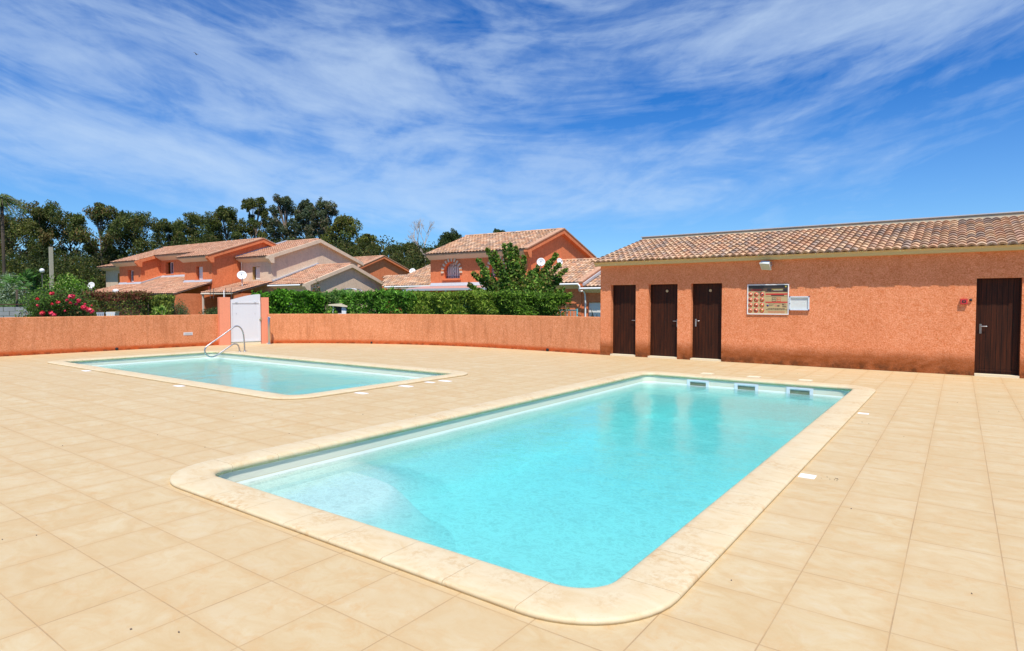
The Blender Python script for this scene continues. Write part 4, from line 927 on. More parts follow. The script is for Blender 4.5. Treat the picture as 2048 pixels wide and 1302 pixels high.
p = dat(1119, 523, 42); dish((p.x, p.y, p.z - .55), .24, (.9, -.3, .3), 'edge-on satellite dish where the gable meets the wing roof')

# ------------------------------------------------------------------ vegetation
class Leaves:
    def __init__(s, seed): s.gain = 2.4; s.r = np.random.default_rng(seed); s.V = []; s.T = []
    def put(s, P, size, elong=2.2, droop=0., tints=None, up=0., outward=None, jitter=.25):
        r = s.r; n = len(P); P = np.asarray(P, float)
        d = r.normal(size=(n, 3)); d /= np.linalg.norm(d, axis=1)[:, None]
        if droop: d = d * (1 - droop) + np.array([0, 0, -1]) * droop
        if up: d = d * (1 - up) + np.array([0, 0, 1]) * up
        if outward is not None: d = d * .6 + outward * .6
        d /= np.linalg.norm(d, axis=1)[:, None] + 1e-9
        q = r.normal(size=(n, 3)); w = np.cross(d, q); w /= np.linalg.norm(w, axis=1)[:, None] + 1e-9
        nn = np.cross(d, w)
        L_ = size * (1 + jitter * r.normal(size=n).clip(-2, 2))[:, None]; W_ = L_ / elong
        a = P - d * L_ * .5; b_ = P + w * W_ * .5 + nn * W_ * .12; c = P + d * L_ * .5; e = P - w * W_ * .5 + nn * W_ * .12
        s.V.append(np.stack([a, b_, c, e], 1).reshape(-1, 3))
        tn = np.asarray(tints, float); k = r.integers(0, len(tn), n); t = tn[k] * s.gain * (1 + .22 * r.normal(size=(n, 1))).clip(.55, 1.6)
        s.T.append(t.clip(0, 1))
    def blob(s, c, rad, n, size, **k):
        r = s.r; d = r.normal(size=(n, 3)); d /= np.linalg.norm(d, axis=1)[:, None]
        rr = r.random(n) ** .42
        P = np.array(c) + d * rr[:, None] * np.array(rad); s.put(P, size, **k)
    def build(s, name, parent=None, origin=(0, 0, 0), mat_='leaf'):
        V_ = np.concatenate(s.V) - np.array(origin, float); T_ = np.concatenate(s.T); n = len(T_)
        me = bpy.data.meshes.new(name); me.vertices.add(4 * n); me.vertices.foreach_set('co', V_.astype(np.float32).ravel())
        me.loops.add(4 * n); me.loops.foreach_set('vertex_index', np.arange(4 * n, dtype=np.int32)); me.polygons.add(n)
        me.polygons.foreach_set('loop_start', np.arange(n, dtype=np.int32) * 4); me.polygons.foreach_set('loop_total', np.full(n, 4, dtype=np.int32))
        me.materials.append(M(mat_)); at = me.attributes.new('tint', 'FLOAT_COLOR', 'FACE')
        at.data.foreach_set('color', np.concatenate([T_, np.ones((n, 1))], 1).astype(np.float32).ravel()); me.update(calc_edges=True)
        ob = bpy.data.objects.new(name, me); COL.objects.link(ob)
        if parent: ob.parent = parent
        else: ob.location = origin
        return ob
EUC = [(.048, .062, .018), (.060, .078, .022), (.036, .050, .018), (.085, .092, .024), (.072, .062, .020)]
EUC_B = EUC + [(.10, .065, .025), (.09, .085, .03)]
EUC_BL = [(.055, .075, .045), (.070, .088, .055), (.045, .058, .034), (.10, .075, .05), (.08, .085, .04)]
YEL = [(.11, .12, .022), (.085, .10, .022), (.06, .08, .022), (.14, .13, .025)]
DARK = [(.028, .042, .014), (.040, .055, .018), (.034, .046, .018)]
def tree(px, ytop, D, wpx, label, cat='tree', seed=0, ybase=None, n=9000, leaf=.30, tints=EUC, clumps=26, droop=.35, name='eucalyptus_tree', group='tall trees behind the houses', low=.25, bark='bark', shape=1., gap=.8):
    r = random.Random(seed * 7 + 3)
    top = at_d(px, ytop, D); H = top.z; base = Vector((top.x, top.y, 0)); Wd = wpx / F * D / 2
    root = empty(name, base, label, cat, group)
    lv = Leaves(seed); lv.gain = 2.1; mb = MB()
    tr_top = H * .72; lean = Vector((r.uniform(-.6, .6), r.uniform(-.6, .6), 0))
    tp = [Vector((0, 0, -.1)), Vector((0, 0, H * .2)) + lean * .2, Vector((0, 0, H * .45)) + lean * .6, Vector((0, 0, tr_top)) + lean]
    mb.tube(smoothpts(tp, 4), [H * .022 * (1 - .8 * i / 12) for i in range(13)], 8)
    for k in range(clumps):
        t = low + (1 - low) * ((k + .5) / clumps); zc = H * t
        q0 = (t - low) / (1 - low); wid = Wd * math.sqrt(max(.04, 1 - ((q0 - .5) / .62) ** 2)) * shape
        a = k * 2.4 + r.uniform(-.5, .5); rr_ = wid * r.uniform(.2, .95) * (.7 if t > .86 else 1)
        rc = Wd * r.uniform(.20, .40) * (1.05 - .3 * t); zc = min(zc + r.uniform(-.04, .04) * H, H - rc * r.uniform(.9, 1.8))
        c = Vector((rr_ * math.cos(a), rr_ * math.sin(a), zc)) + lean * t * .5
        m_ = int(n / clumps * r.uniform(.7, 1.3))
        tt = r.sample(tints, min(3, len(tints)))
        lv.blob(c, (rc, rc, rc * r.uniform(.8, 1.25)), m_, leaf, elong=2.4, droop=droop, tints=tt)
        for _ in range(3):   # wisps breaking the outline
            o2 = Vector((r.gauss(0, 1), r.gauss(0, 1), r.gauss(0, .8))).normalized() * rc * r.uniform(.7, 1.25); lv.blob(c + o2, (rc * .36, rc * .36, rc * .45), m_ // 8, leaf, elong=2.4, droop=droop, tints=tt)
        s0 = min(zc * gap, tr_top * .95); b0 = lean * (s0 / tr_top) + Vector((0, 0, s0))
        mb.tube([b0, (b0 + c) / 2 + Vector((0, 0, -.15 * rr_)), c], [H * .006, H * .004, H * .0015], 5)
    lv.build('crown', root); mb.build('trunk', bark, root)
    return root
T = [
 (22, 424, 74, 110, EUC_B, 'broad dark eucalyptus behind the fan palm at the left edge'),
 (88, 402, 76, 95, EUC_B, 'tall brownish eucalyptus just behind the concrete pole'),
 (146, 420, 80, 80, EUC_B, 'see-through eucalyptus between the pole tree and the dense one on its right'),
 (205, 404, 74, 90, EUC_B, 'tall dense eucalyptus with a pointed top left of the terrace roof'),
 (262, 416, 76, 95, EUC, 'rounded dark eucalyptus ending the left clump beside the open sky'),
 (345, 436, 84, 80, EUC, 'low spreading eucalyptus above the left end of the long orange roof'),
 (398, 424, 86, 80, EUC, 'round eucalyptus above the middle of the long orange roof'),
 (448, 410, 86, 80, EUC, 'tall round eucalyptus above the right part of the long orange roof'),
 (508, 391, 88, 62, EUC, 'narrow tallest eucalyptus above the ridge of the orange house'),
 (562, 388, 88, 64, EUC_BL, 'very tall eucalyptus above the beige house ridge start'),
 (606, 400, 88, 62, EUC_BL, 'bluish eucalyptus above the beige house chimney side'),
 (648, 402, 86, 66, EUC_BL, 'bluish eucalyptus with reddish tips above the beige gable peak'),
 (690, 430, 84, 70, YEL + EUC, 'yellow green tree sloping down right of the beige gable'),
 (732, 466, 84, 56, YEL + EUC, 'lowest tree at the right end of the big clump above the far orange gable'),
 (776, 488, 92, 44, EUC_BL, 'small grey green tree right of the far orange gable'),
 (815, 480, 90, 66, EUC, 'rounded dark tree left of the bare tree'),
 (850, 492, 86, 60, EUC_B, 'dark tree just left of the arched house roof'),
]
for i, (px, yt, D, w, tn, lb) in enumerate(T):
    sparse = i in (2,)
    tree(px, yt, D, w * 1.28, lb, seed=11 + i, tints=tn, n=9000 if sparse else 16000, leaf=.27, clumps=34 if sparse else 46, low=.16 if i < 5 else .3)
for j_, (px_, y_, lb_) in enumerate(((-70, 415, 'dark eucalyptus just outside the left edge of the view'), (-190, 405, 'dark eucalyptus farther outside the left edge'), (-330, 420, 'dark eucalyptus farthest outside the left edge'))): tree(px_, y_, 78, 150, lb_, seed=70 + j_, tints=EUC, n=12000, leaf=.3, clumps=40, low=.1)
tree(900, 463, 96, 84, 'flat-topped dark pine left of the arched house ridge', seed=41, tints=DARK, n=7000, name='umbrella_pine', low=.66, clumps=18, droop=0, leaf=.32, bark='bark', group='flat-topped pines')
tree(993, 456, 100, 56, 'flat-topped dark pine peeping over the arched house ridge', seed=42, tints=DARK, n=5000, name='umbrella_pine', low=.7, clumps=14, droop=0, leaf=.32, bark='bark', group='flat-topped pines')
# bare tree
b0 = at_d(850, 600, 84); b0.z = 0; mb = MB(); rb = random.Random(5)
def branch(p, d, l, r_, k):
    q = p + d * l; mb.tube([p, (p + q) / 2 + Vector((rb.uniform(-.1, .1), rb.uniform(-.1, .1), 0)) * l * .3, q], [r_, r_ * .8, r_ * .6], 5)
    if k:
        for _ in range(3):
            nd = (d + Vector((rb.gauss(0, .42), rb.gauss(0, .42), rb.gauss(.1, .2)))).normalized(); branch(q, nd, l * rb.uniform(.55, .8), r_ * .6, k - 1)
branch(Vector((0, 0, 0)), Vector((0, 0, 1)), 5.2, .2, 0); branch(Vector((0, 0, 5.2)), Vector((0, 0, 1)), 2.6, .14, 5)
bt = mb.build('bare_tree', 'pale_bark'); bt.location = b0; tag(bt, 'leafless grey tree sticking up left of the arched house roof', 'tree')

# understorey behind the gardens at the left (one mass, trunks cannot be told apart)
lv = Leaves(90); lv.gain = 1.35
for k in range(46):
    px = rnd.uniform(-30, 300); p = at_d(px, rnd.uniform(515, 590), rnd.uniform(58, 68) if px < 165 else rnd.uniform(80, 88)); lv.blob(p, (2.2, 2.2, 1.6), 650, .25, tints=EUC + YEL[:1] if k % 2 else DARK, droop=.2)
for k in range(34):
    p = at_d(330 + k * 13, rnd.uniform(500, 520), rnd.uniform(72, 80)); lv.blob(p, (2.4, 2.4, 2.2), 300, .34, tints=EUC, droop=.3)
for k in range(12):
    p = at_d(735 + k * 13, rnd.uniform(505, 545), rnd.uniform(72, 84)); lv.blob(p, (2.4, 2.4, 2.4), 300, .34, tints=EUC, droop=.3)
tag(lv.build('undergrowth'), 'dark mixed undergrowth below the tall trees', None, None, 'stuff')

GRN = [(.06, .13, .014), (.045, .10, .012), (.10, .18, .02), (.035, .075, .010)]
GRN_Y = [(.12, .18, .03), (.08, .13, .022), (.16, .20, .05)]
OLE = [(.055, .12, .025), (.04, .09, .02), (.085, .16, .035), (.12, .17, .045)]
def bush(px, yt, yb, wpx, D, label, cat='bush', tints=GRN, leaf=.10, n=2600, seed=1, name='garden_bush', group=None, k=9, elong=2.2, stem=True, up=0., dens=1.):
    r = random.Random(seed); top = at_d(px, yt, D); bz = max(0, at_d(px, yb, D).z) if yb else 0.; base = Vector((top.x, top.y, 0)); W = wpx / F * D / 2; H = top.z
    root = empty(name, base, label, cat, group); lv = Leaves(seed)
    for i in range(k):
        a = r.uniform(0, 6.28); q = r.uniform(0, .65); z = H * r.uniform(.25, .8); rc = W * r.uniform(.35, .5)
        rz = min(rc * 1.1, (H - z) * 1.0, H * .4)
        lv.blob((W * q * math.cos(a), W * q * math.sin(a), z), (rc, rc, max(rz, .15)), int(n / k), leaf, elong=elong, tints=r.sample(tints, min(3, len(tints))), up=up)
    lv.blob((0, 0, H * .62), (W * .45, W * .45, H * .37), int(n / k), leaf, elong=elong, tints=tints, up=up)
    lv.build('foliage', root)
    mb = MB()
    for i in range(7):
        a = i * .9; mb.tube([(0, 0, -.05), (W * .2 * math.cos(a), W * .2 * math.sin(a), H * .35), (W * .45 * math.cos(a), W * .45 * math.sin(a), H * .7)], [.035, .025, .01], 5)
    mb.build('stem', 'bark', root)
    return root
# left gardens
bush(18, 540, 600, 120, 44, 'grey green leafy shrub at the left edge behind the fan palm', tints=[(.16, .19, .14), (.10, .13, .08), (.06, .09, .03)], leaf=.16, n=4200, seed=3)
bush(72, 528, 600, 90, 50, 'dark green shrub below the eucalyptus, left of the concrete pole', tints=DARK + GRN[:2], leaf=.2, n=4200, seed=4)
bush(135, 542, 625, 112, 37, 'bright green rounded shrub right of the concrete pole, pale new leaves', tints=GRN + GRN_Y + [(.20, .27, .12)], leaf=.11, n=9000, seed=5, k=14)
bush(168, 560, 625, 60, 38.5, 'olive toned shrub beside the left satellite dish', tints=[(.10, .10, .055), (.07, .08, .035), (.13, .13, .07)], leaf=.09, n=5000, seed=6, k=10)
bush(186, 550, 600, 46, 60, 'yellow green tree-like bush left of the terrace', tints=GRN_Y + EUC, leaf=.22, n=4000, seed=7)
bush(30, 596, 640, 90, 33, 'pale silvery shrub above the grey block wall', tints=[(.15, .20, .11), (.09, .13, .05), (.06, .10, .03)], leaf=.08, n=4500, seed=8)
bush(75, 575, 640, 70, 31.5, 'dark shrub between the fan palm and the rose bush', tints=DARK + GRN, leaf=.09, n=4500, seed=14)
bush(335, 508, 560, 34, 76, 'small bright green tree top above the long orange roof', tints=GRN_Y, leaf=.3, n=1200, seed=9, name='garden_tree')
rose = bush(118, 577, 640, 165, 28.5, 'dark leaved rose bush with red and pink blooms behind the left wall', 'rose bush', DARK + [(.05, .09, .02), (.07, .12, .02), (.09, .05, .02)], .10, 17000, 10, 'rose_bush', None, 22)
rp = rose.location
def bloom_mesh(seed, m_):
    r = random.Random(seed); mb = MB()
    for k in range(26):
        d = Vector((r.gauss(0, 1), r.gauss(0, 1), r.gauss(.2, 1))).normalized(); a = d.orthogonal().normalized(); b_ = d.cross(a); R0 = r.uniform(.5, 1.)
        c = d * R0 * .8; s_ = .5; mb.add([c - a * s_ - b_ * s_ * .6, c + a * s_ - b_ * s_ * .6 , c + a * s_ * .8 + b_ * s_ + d * .3, c - a * s_ * .8 + b_ * s_ + d * .3], [(0, 1, 2, 3)], 0, (1, 1, 1), True)
    return mb.build('bloom', m_, rose)
fl_px = [(104, 587, 9, 'r'), (75, 598, 7, 'r'), (143, 593, 11, 'p'), (157, 601, 9, 'p'), (134, 600, 6, 'p'), (116, 604, 8, 'r'), (104, 608, 6, 'r'), (141, 606, 7, 'r'), (168, 615, 11, 'p'), (178, 619, 11, 'p'), (184, 623, 8, 'p'), (85, 626, 11, 'r'), (101, 626, 9, 'p'), (108, 629, 9, 'p'), (148, 592, 5, 'p'), (170, 608, 5, 'p'), (75, 611, 5, 'p'), (130, 622, 4, 'p'), (183, 611, 4, 'r'), (152, 608, 6, 'p')]
pr = {'r': bloom_mesh(1, 'petal_red'), 'p': bloom_mesh(2, 'petal_pink')}; used = set()
for (x, y, w, c_) in fl_px:
    p = at_d(x, y, 26.6 + rnd.uniform(-.4, .4)) - rp
    bl = pr[c_] if c_ not in used else pr[c_].copy()
    if c_ in used: COL.objects.link(bl); bl.parent = rose
    used.add(c_); bl.location = p; s_ = w / F * 27 * .45; bl.scale = (s_, s_, s_); bl.rotation_euler = (rnd.uniform(0, 6), rnd.uniform(0, 6), 0)
# hedges at the left
def hedge(pts, h, w, label, tints, leaf, n, seed, name='hedge', group='garden hedges', toptints=None, elong=2.6, up=.0, z0=.0, top_amp=.12):
    r = np.random.default_rng(seed); P = [Vector((p[0], p[1], 0)) for p in pts]; Ls = [(P[i + 1] - P[i]).length for i in range(len(P) - 1)]; tot = sum(Ls)
    base = P[0]; root = empty(name, base, label, 'hedge', group); lv = Leaves(seed)
    s = np.sort(r.random(n) * tot); out = np.zeros((n, 3)); top = np.zeros(n, bool)
    cum = np.concatenate([[0], np.cumsum(Ls)])
    ph_ = r.random(12) * 6.28
    for i in range(n):
        k = min(len(Ls) - 1, int(np.searchsorted(cum, s[i], 'right') - 1)); t = (s[i] - cum[k]) / Ls[k]; c = P[k].lerp(P[k + 1], t); d = (P[k + 1] - P[k]).normalized(); nn = Vector((-d.y, d.x, 0))
        hh_ = h[0] + (h[1] - h[0]) * s[i] / tot + top_amp * (math.sin(s[i] * 2.1 + ph_[0]) * .5 + math.sin(s[i] * 5.3 + ph_[1]) * .35 + math.sin(s[i] * 11 + ph_[2]) * .25)
        u = r.random()
        if u < .42: q, z = (r.random() * 2 - 1) * w, hh_ * (1 - abs(r.normal()) * .05)
        elif u < .85: q, z = -w * (1 - abs(r.normal()) * .10), hh_ * (.25 + .75 * r.random())
        else: q, z = (r.random() * 2 - 1) * w, hh_ * (.2 + .8 * r.random())
        q += .12 * math.sin(s[i] * 3.7 + z * 4 + ph_[3]); z = max(z, z0)
        if z > hh_ * .93: z += abs(r.normal()) * .07 + .05 * (math.sin(s[i] * 23 + q * 9) > .55)
        out[i] = (c.x + nn.x * q - base.x + r.normal() * .04, c.y + nn.y * q - base.y + r.normal() * .04, z); top[i] = z > hh_ * .86
    if toptints:
        lv.put(out[~top], leaf, elong=elong, tints=tints, up=up); lv.put(out[top], leaf, elong=elong, tints=toptints, up=up)
    else: lv.put(out, leaf, elong=elong, tints=tints, up=up)
    lv.build('foliage', root)
    mb = MB()
    for k in range(int(tot / .9) + 1):
        s_ = min(tot - .01, k * .9 + .2); kk = min(len(Ls) - 1, int(np.searchsorted(cum, s_, 'right') - 1)); c = P[kk].lerp(P[kk + 1], (s_ - cum[kk]) / Ls[kk]) - base
        mb.tube([c + Vector((0, 0, -.05)), c + Vector((.05, .03, h[0] * .5)), c + Vector((-.08, .1, h[0] * .85))], [.03, .022, .01], 5)
    mb.build('stem', 'bark', root); return root
def gpx(px, D): p = at_d(px, 605, D); return (p.x, p.y)
hedge([gpx(175, 30), gpx(300, 30)], (1.98, 1.98), .5, 'clipped hedge with dark red tips behind the left wall, right of the roses', [(.075, .085, .02), (.05, .07, .018), (.13, .13, .03), (.09, .03, .02)], .075, 13000, 21, toptints=[(.13, .03, .025), (.09, .04, .02), (.07, .07, .02)], elong=1.8, top_amp=.04)
hedge([gpx(285, 30.5), gpx(345, 31)], (1.85, 1.7), .5, 'loose yellow green hedge beside the red tipped one', [(.16, .17, .03), (.10, .12, .025), (.06, .08, .02)], .085, 7000, 22, elong=1.8, top_amp=.15)
bush(360, 592, 640, 62, 32, 'feathery dark green shrub in front of the terrace wall', tints=[(.05, .08, .03), (.08, .11, .05), (.035, .055, .02)], leaf=.08, n=4500, seed=24, elong=4, k=11)
bush(320, 600, 640, 40, 29.5, 'small bright green broad leaved plant by the yellow green hedge', tints=GRN_Y, leaf=.22, n=380, seed=25, elong=2.2, name='leafy_plant')
bush(418, 613, 640, 70, 30, 'low dark shrub just left of the gate pillar', tints=DARK + [(.06, .09, .03)], leaf=.07, n=3500, seed=26)
# hedges at the right, following the curved wall
H1 = [gpx(512, 27.6), gpx(560, 28.2), gpx(650, 28.6)]
hedge(H1, (1.93, 1.91), .75, 'glossy bright green hedge just right of the gate', [(.045, .12, .010), (.03, .085, .008), (.085, .19, .016), (.022, .055, .008)], .15, 15000, 31, elong=2.3, top_amp=.14)
hedge([gpx(640, 29.2), gpx(712, 28.4)], (1.95, 1.95), .6, 'hedge dip behind the little white barbecue', OLE, .13, 7000, 32, elong=3, top_amp=.12)
bush(664, 612, 640, 50, 26.6, 'low round green bush in front of the white barbecue', tints=GRN, leaf=.12, n=2600, seed=33)
bush(706, 618, 640, 34, 26.2, 'small light green bush right of the white barbecue', tints=GRN_Y, leaf=.10, n=1500, seed=34)
hedge([gpx(702, 27.6), gpx(780, 27), gpx(850, 26.2)], (1.93, 1.9), .7, 'dark oleander hedge right of the barbecue', [(.035, .095, .010), (.065, .15, .016), (.10, .19, .03), (.022, .05, .008)], .17, 14000, 35, elong=3.2, top_amp=.12)
hedge([gpx(840, 26.3), gpx(920, 25.5), gpx(1010, 24.6)], (1.86, 1.84), .7, 'lighter yellowish oleander hedge in the middle of the curved wall', [(.11, .16, .02), (.07, .12, .015), (.15, .19, .03), (.04, .07, .010)], .16, 26000, 36, elong=4, up=.3, top_amp=.08)
hedge([gpx(1000, 24.7), gpx(1070, 24), gpx(1132, 23.4)], (1.81, 1.80), .7, 'dark green oleander hedge end near the pool house', [(.06, .12, .012), (.04, .085, .010), (.10, .16, .02), (.03, .05, .010)], .13, 22000, 37, elong=3.4, up=.2, top_amp=.10)
# small reddish tree
bush(633, 552, 600, 44, 29.5, 'thin young tree with reddish new leaves in front of the beige annex', 'tree', [(.08, .075, .02), (.14, .06, .03), (.05, .065, .02)], .10, 1500, 38, 'young_tree', None, 10, 2.0)
bush(660, 585, 640, 30, 29.0, 'thin reddish shrub beside the young tree', 'bush', [(.09, .075, .03), (.13, .07, .04), (.06, .07, .02)], .09, 700, 39, 'young_shrub', None, 6, 2.0)
# leafy tree in front of the arched house
p0 = at_d(1035, 605, 29); base = Vector((p0.x, p0.y, 0)); rt = empty('leafy_tree', base, 'bushy bright green tree with upright shoots in front of the arched house', 'tree'); lv = Leaves(50); mb = MB()
mb.tube([(0, 0, -.05), (.03, .0, .7), (0, .02, 1.3)], [.11, .09, .08], 8)
FT = [(.075, .13, .018), (.05, .095, .016), (.11, .17, .028), (.035, .06, .014), (.11, .085, .025)]
shoots = [(948, 548), (957, 520), (975, 500), (990, 505), (1008, 492), (1020, 490), (1032, 497), (1048, 515), (1062, 545), (1075, 535), (1090, 540), (1098, 525), (1112, 510), (1117, 530), (1130, 540), (1120, 560), (940, 570), (965, 545), (1000, 525), (1035, 530), (1055, 560), (985, 560), (1015, 560), (1090, 565), (1070, 590), (1040, 585), (1000, 590), (960, 590), (1105, 590), (1124, 578)]
rs = random.Random(3)
right = Vector((math.cos(YAW), math.sin(YAW), 0)); fwd = Vector((-math.sin(YAW), math.cos(YAW), 0))
for (x, y) in shoots:
    tip = at_d(x, y, 29 + rs.uniform(-1.1, 1.1)) - base
    st = Vector((rs.uniform(-.1, .1), rs.uniform(-.1, .1), rs.uniform(1.1, 1.5)))
    mid = st.lerp(tip, .55) + Vector((0, 0, -.1)); pts = smoothpts([st, mid, tip], 8)
    mb.tube(pts, [.03 - .025 * i / (len(pts) - 1) for i in range(len(pts))], 5)
    for i, q in enumerate(pts[5:]):
        t = i / (len(pts) - 6); rc = .20 * (1 - .62 * t) + .03
        lv.blob(q, (rc * 1.25, rc * 1.25, rc * 1.2), 58, .13, elong=1.5, tints=rs.sample(FT, 3))
lv.blob((0, 0, 1.9), (1.5, 1.1, .8), 2600, .125, elong=1.5, tints=FT); lv.blob((.3, .2, 2.3), (1.6, 1.0, .8), 1800, .125, elong=1.5, tints=FT)
lv.build('crown', rt); mb.build('trunk', 'bark', rt)
# tall palm at left edge
p = at_d(3, 402, 46); base = Vector((p.x, p.y, 0)); pt = empty('palm_tree', base, 'tall palm with drooping fronds at the left edge of the picture', 'palm'); mb = MB(); mb.tube([(0, 0, -.1), (.1, 0, p.z * .5), (0, 0, p.z)], [.12, .10, .12], 10); mb.build('trunk', 'dark_bark', pt)
lv = Leaves(60); mb = MB(); r = random.Random(2)
for k in range(26):
    a = k * 2.4; el = r.uniform(-.4, 1.2); Lf = r.uniform(1.3, 1.75); pts = []
    for i in range(9):
        t = i / 8; rr_ = Lf * t * math.cos(el * (1 - t * .3)); z = Lf * (math.sin(el) * t - .75 * t * t); pts.append(Vector((rr_ * math.cos(a), rr_ * math.sin(a), p.z + z)))
    mb.tube(pts, [.025 - .002 * i for i in range(9)], 4)
    for i in range(2, 9):
        for sgn in (-1, 1):
            for q in range(5):
                c = pts[i].lerp(pts[max(0, i - 1)], q / 5); sd = Vector((-math.sin(a), math.cos(a), 0)) * sgn
                lv.put([c + sd * .14 + Vector((0, 0, -.08))], .34, elong=7, tints=[(.05, .08, .03), (.08, .11, .04), (.12, .13, .05)], outward=np.array([sd + Vector((0, 0, -.7))]), jitter=.1)
lv.build('fronds', pt); mb.build('frond_ribs', 'bark', pt)
# fan palm
p = at_d(33, 575, 32); base = Vector((p.x, p.y, 0)); fp = empty('fan_palm', base, 'low fan palm with a slim brown trunk above the grey block wall', 'palm'); mb = MB(); mb.tube([(0, 0, -.1), (.03, 0, p.z - .1)], [.065, .05], 8); mb.build('trunk', 'dark_bark', fp)
lv = Leaves(61); r = random.Random(4)
for k in range(16):
    a = k * 2.4; el = r.uniform(-.15, 1.2); c = Vector((math.cos(a) * math.cos(el), math.sin(a) * math.cos(el), math.sin(el))) * r.uniform(.5, .95) + Vector((0, 0, p.z - .15))
    d = (c - Vector((0, 0, p.z - .15))).normalized(); s1 = d.cross(Vector((0, 0, 1))).normalized()
    for j in range(15):
        b_ = -1.2 + 2.4 * j / 14; dd = (d * math.cos(b_) + s1 * math.sin(b_) + Vector((0, 0, -.15))).normalized()
        lv.put([c + dd * .25], .55, elong=9, tints=[(.05, .11, .03), (.035, .075, .02), (.08, .14, .04)], outward=np.array([dd * 3]), jitter=.05)
lv.build('fronds', fp)
# agave tip
p = at_d(1196, 632, 24.5); base = Vector((p.x, p.y, 0)); ag = empty('agave_plant', base, 'pointed dark agave leaves peeping over the wall beside the pool house', 'plant'); mb = MB()
for k in range(12):
    a = k * 2.4; el = .5 + .5 * (k % 3) / 2; Lf = 1.25; d = Vector((math.cos(a) * math.cos(el), math.sin(a) * math.cos(el), math.sin(el))); mb.tube([(0, 0, .3), Vector((0, 0, .3)) + d * Lf * .5, Vector((0, 0, .3)) + d * Lf], [.05, .055, .004], 6)
for i in range(len(mb.t)): mb.t[i] = (.03, .05, .03)
mb.build('leaves', 'leaf', ag)

# ------------------------------------------------------------------ garden things
p = at_d(103, 548, 45); top = at_d(103, 494, 45)
mb = MB(); mb.prism([(p.x - .12, p.y - .10), (p.x + .12, p.y - .10), (p.x + .12, p.y + .10), (p.x - .12, p.y + .10)], 'z', -.1, top.z)
for k in range(5): mb.box((p.x - .08, p.y - .112, 1.2 + k * .9), (p.x - .02, p.y - .10, 1.5 + k * .9))
tag(mb.build('concrete_pole', 'concrete', None, (p.x, p.y, 0)), 'plain square concrete pole standing in front of the eucalyptus trees', 'pole')
# grey block wall at the left edge
a = at_d(-30, 610, 27.5); b_ = at_d(51, 611, 28.5); mb = MB(); d = (b_ - a); d.z = 0; L0 = d.length; d.normalize(); nn = Vector((-d.y, d.x, 0)); ht = 1.48
for j in range(7):
    for i in range(int(L0 / .42) + 1):
        o_ = (i + .5 * (j % 2)) * .42; mb.obox(a.xy.to_3d() + d * o_ + nn * .1 + Vector((0, 0, .1 + j * .2)), d * .2, nn * .09, Vector((0, 0, .093)))
gw = mb.build('garden_block_wall', 'block', None, a.xy.to_3d()); tag(gw, 'grey concrete block garden wall at the left edge behind the orange wall', 'wall')
mb = MB(); mb.obox(d * L0 / 2 + nn * .1 + Vector((0, 0, ht + .03)), d * L0 / 2, nn * .12, Vector((0, 0, .02))); mb.build('coping', 'interior', gw)
# white garden lamp globe
p = at_d(84, 541, 46); mb = MB(); mb.lathe((0, 0, p.z), [(.02, -.18), (.13, -.12), (.17, 0), (.13, .11), (.02, .16)], 16)
gl_ = mb.build('garden_lamp', 'white_paint'); gl_.location = (p.x, p.y, 0); tag(gl_, 'white globe lamp among the dark shrubs left of the concrete pole', 'lamp'); mb = MB(); mb.tube([(0, 0, -.1), (0, 0, p.z - .24)], .04, 8); mb.build('lamp_post', 'black', gl_)
# chimney cowl on lean-to roof
p = at_d(232, 590, 52); cw = empty('roof_cowl', (p.x, p.y, p.z - .1), 'round white roof ventilator on the lean-to roof of the orange house', 'roof vent'); mb = MB(); mb.lathe((0, 0, 0), [(.1, -.3), (.1, .25)], 12); mb.build('pipe', 'zinc', cw); mb = MB(); mb.lathe((0, 0, .42), [(.05, -.2), (.2, -.14), (.26, 0), (.2, .14), (.05, .2)], 14); mb.build('turbine', 'dish_white', cw)
# white garden chairs
ch0 = None
for (x, y, lb) in ((207, 629, 'white plastic chair back just over the left wall, left one'), (221, 629, 'white plastic chair back just over the left wall, right one')):
    p = at_d(x, 624, 27.2)
    if ch0 is None:
        ch0 = empty('garden_chair', (p.x, p.y, 0), lb, 'chair', 'white garden chairs')
        mb = MB()
        for k in range(4): mb.box((-.21 + k * .11, .2, .5), (-.14 + k * .11, .225, 1.12))
        mb.box((-.23, .2, 1.12), (.21, .228, 1.19)); mb.build('backrest', 'white_pvc', ch0)
        mb = MB(); mb.box((-.23, -.22, .42), (.21, .2, .46)); mb.build('seat', 'white_pvc', ch0)
        for sx in (-.22, .18):
            for sy in (-.2, .18): mb = MB(); mb.box((sx, sy, 0), (sx + .035, sy + .035, .42)); mb.build('leg', 'white_pvc', ch0)
        c_ = ch0
    else:
        c_ = copy_tree(ch0); c_['label'] = lb
    c_.location = (p.x, p.y, 0); c_.rotation_euler.z = R(48 + (62 if x < 210 else 20)); c_.scale = (.8, .8, .98)
p = at_d(226, 624, 27.8); c_ = p
mb = MB(); mb.obox((0, 0, .6), (.13, .1, 0), (-.1, .13, 0), (0, 0, .55)); mb.obox((0, 0, 1.165), (.15, .115, 0), (-.12, .15, 0), (0, 0, .014))
tb = mb.build('storage_box', 'cream_paint'); tb.location = (p.x, p.y, 0); tag(tb, 'cream garden storage cabinet top beside the white chairs', 'cabinet')
# green folded parasol behind left wall
p = at_d(316, 622, 29); mb = MB(); 
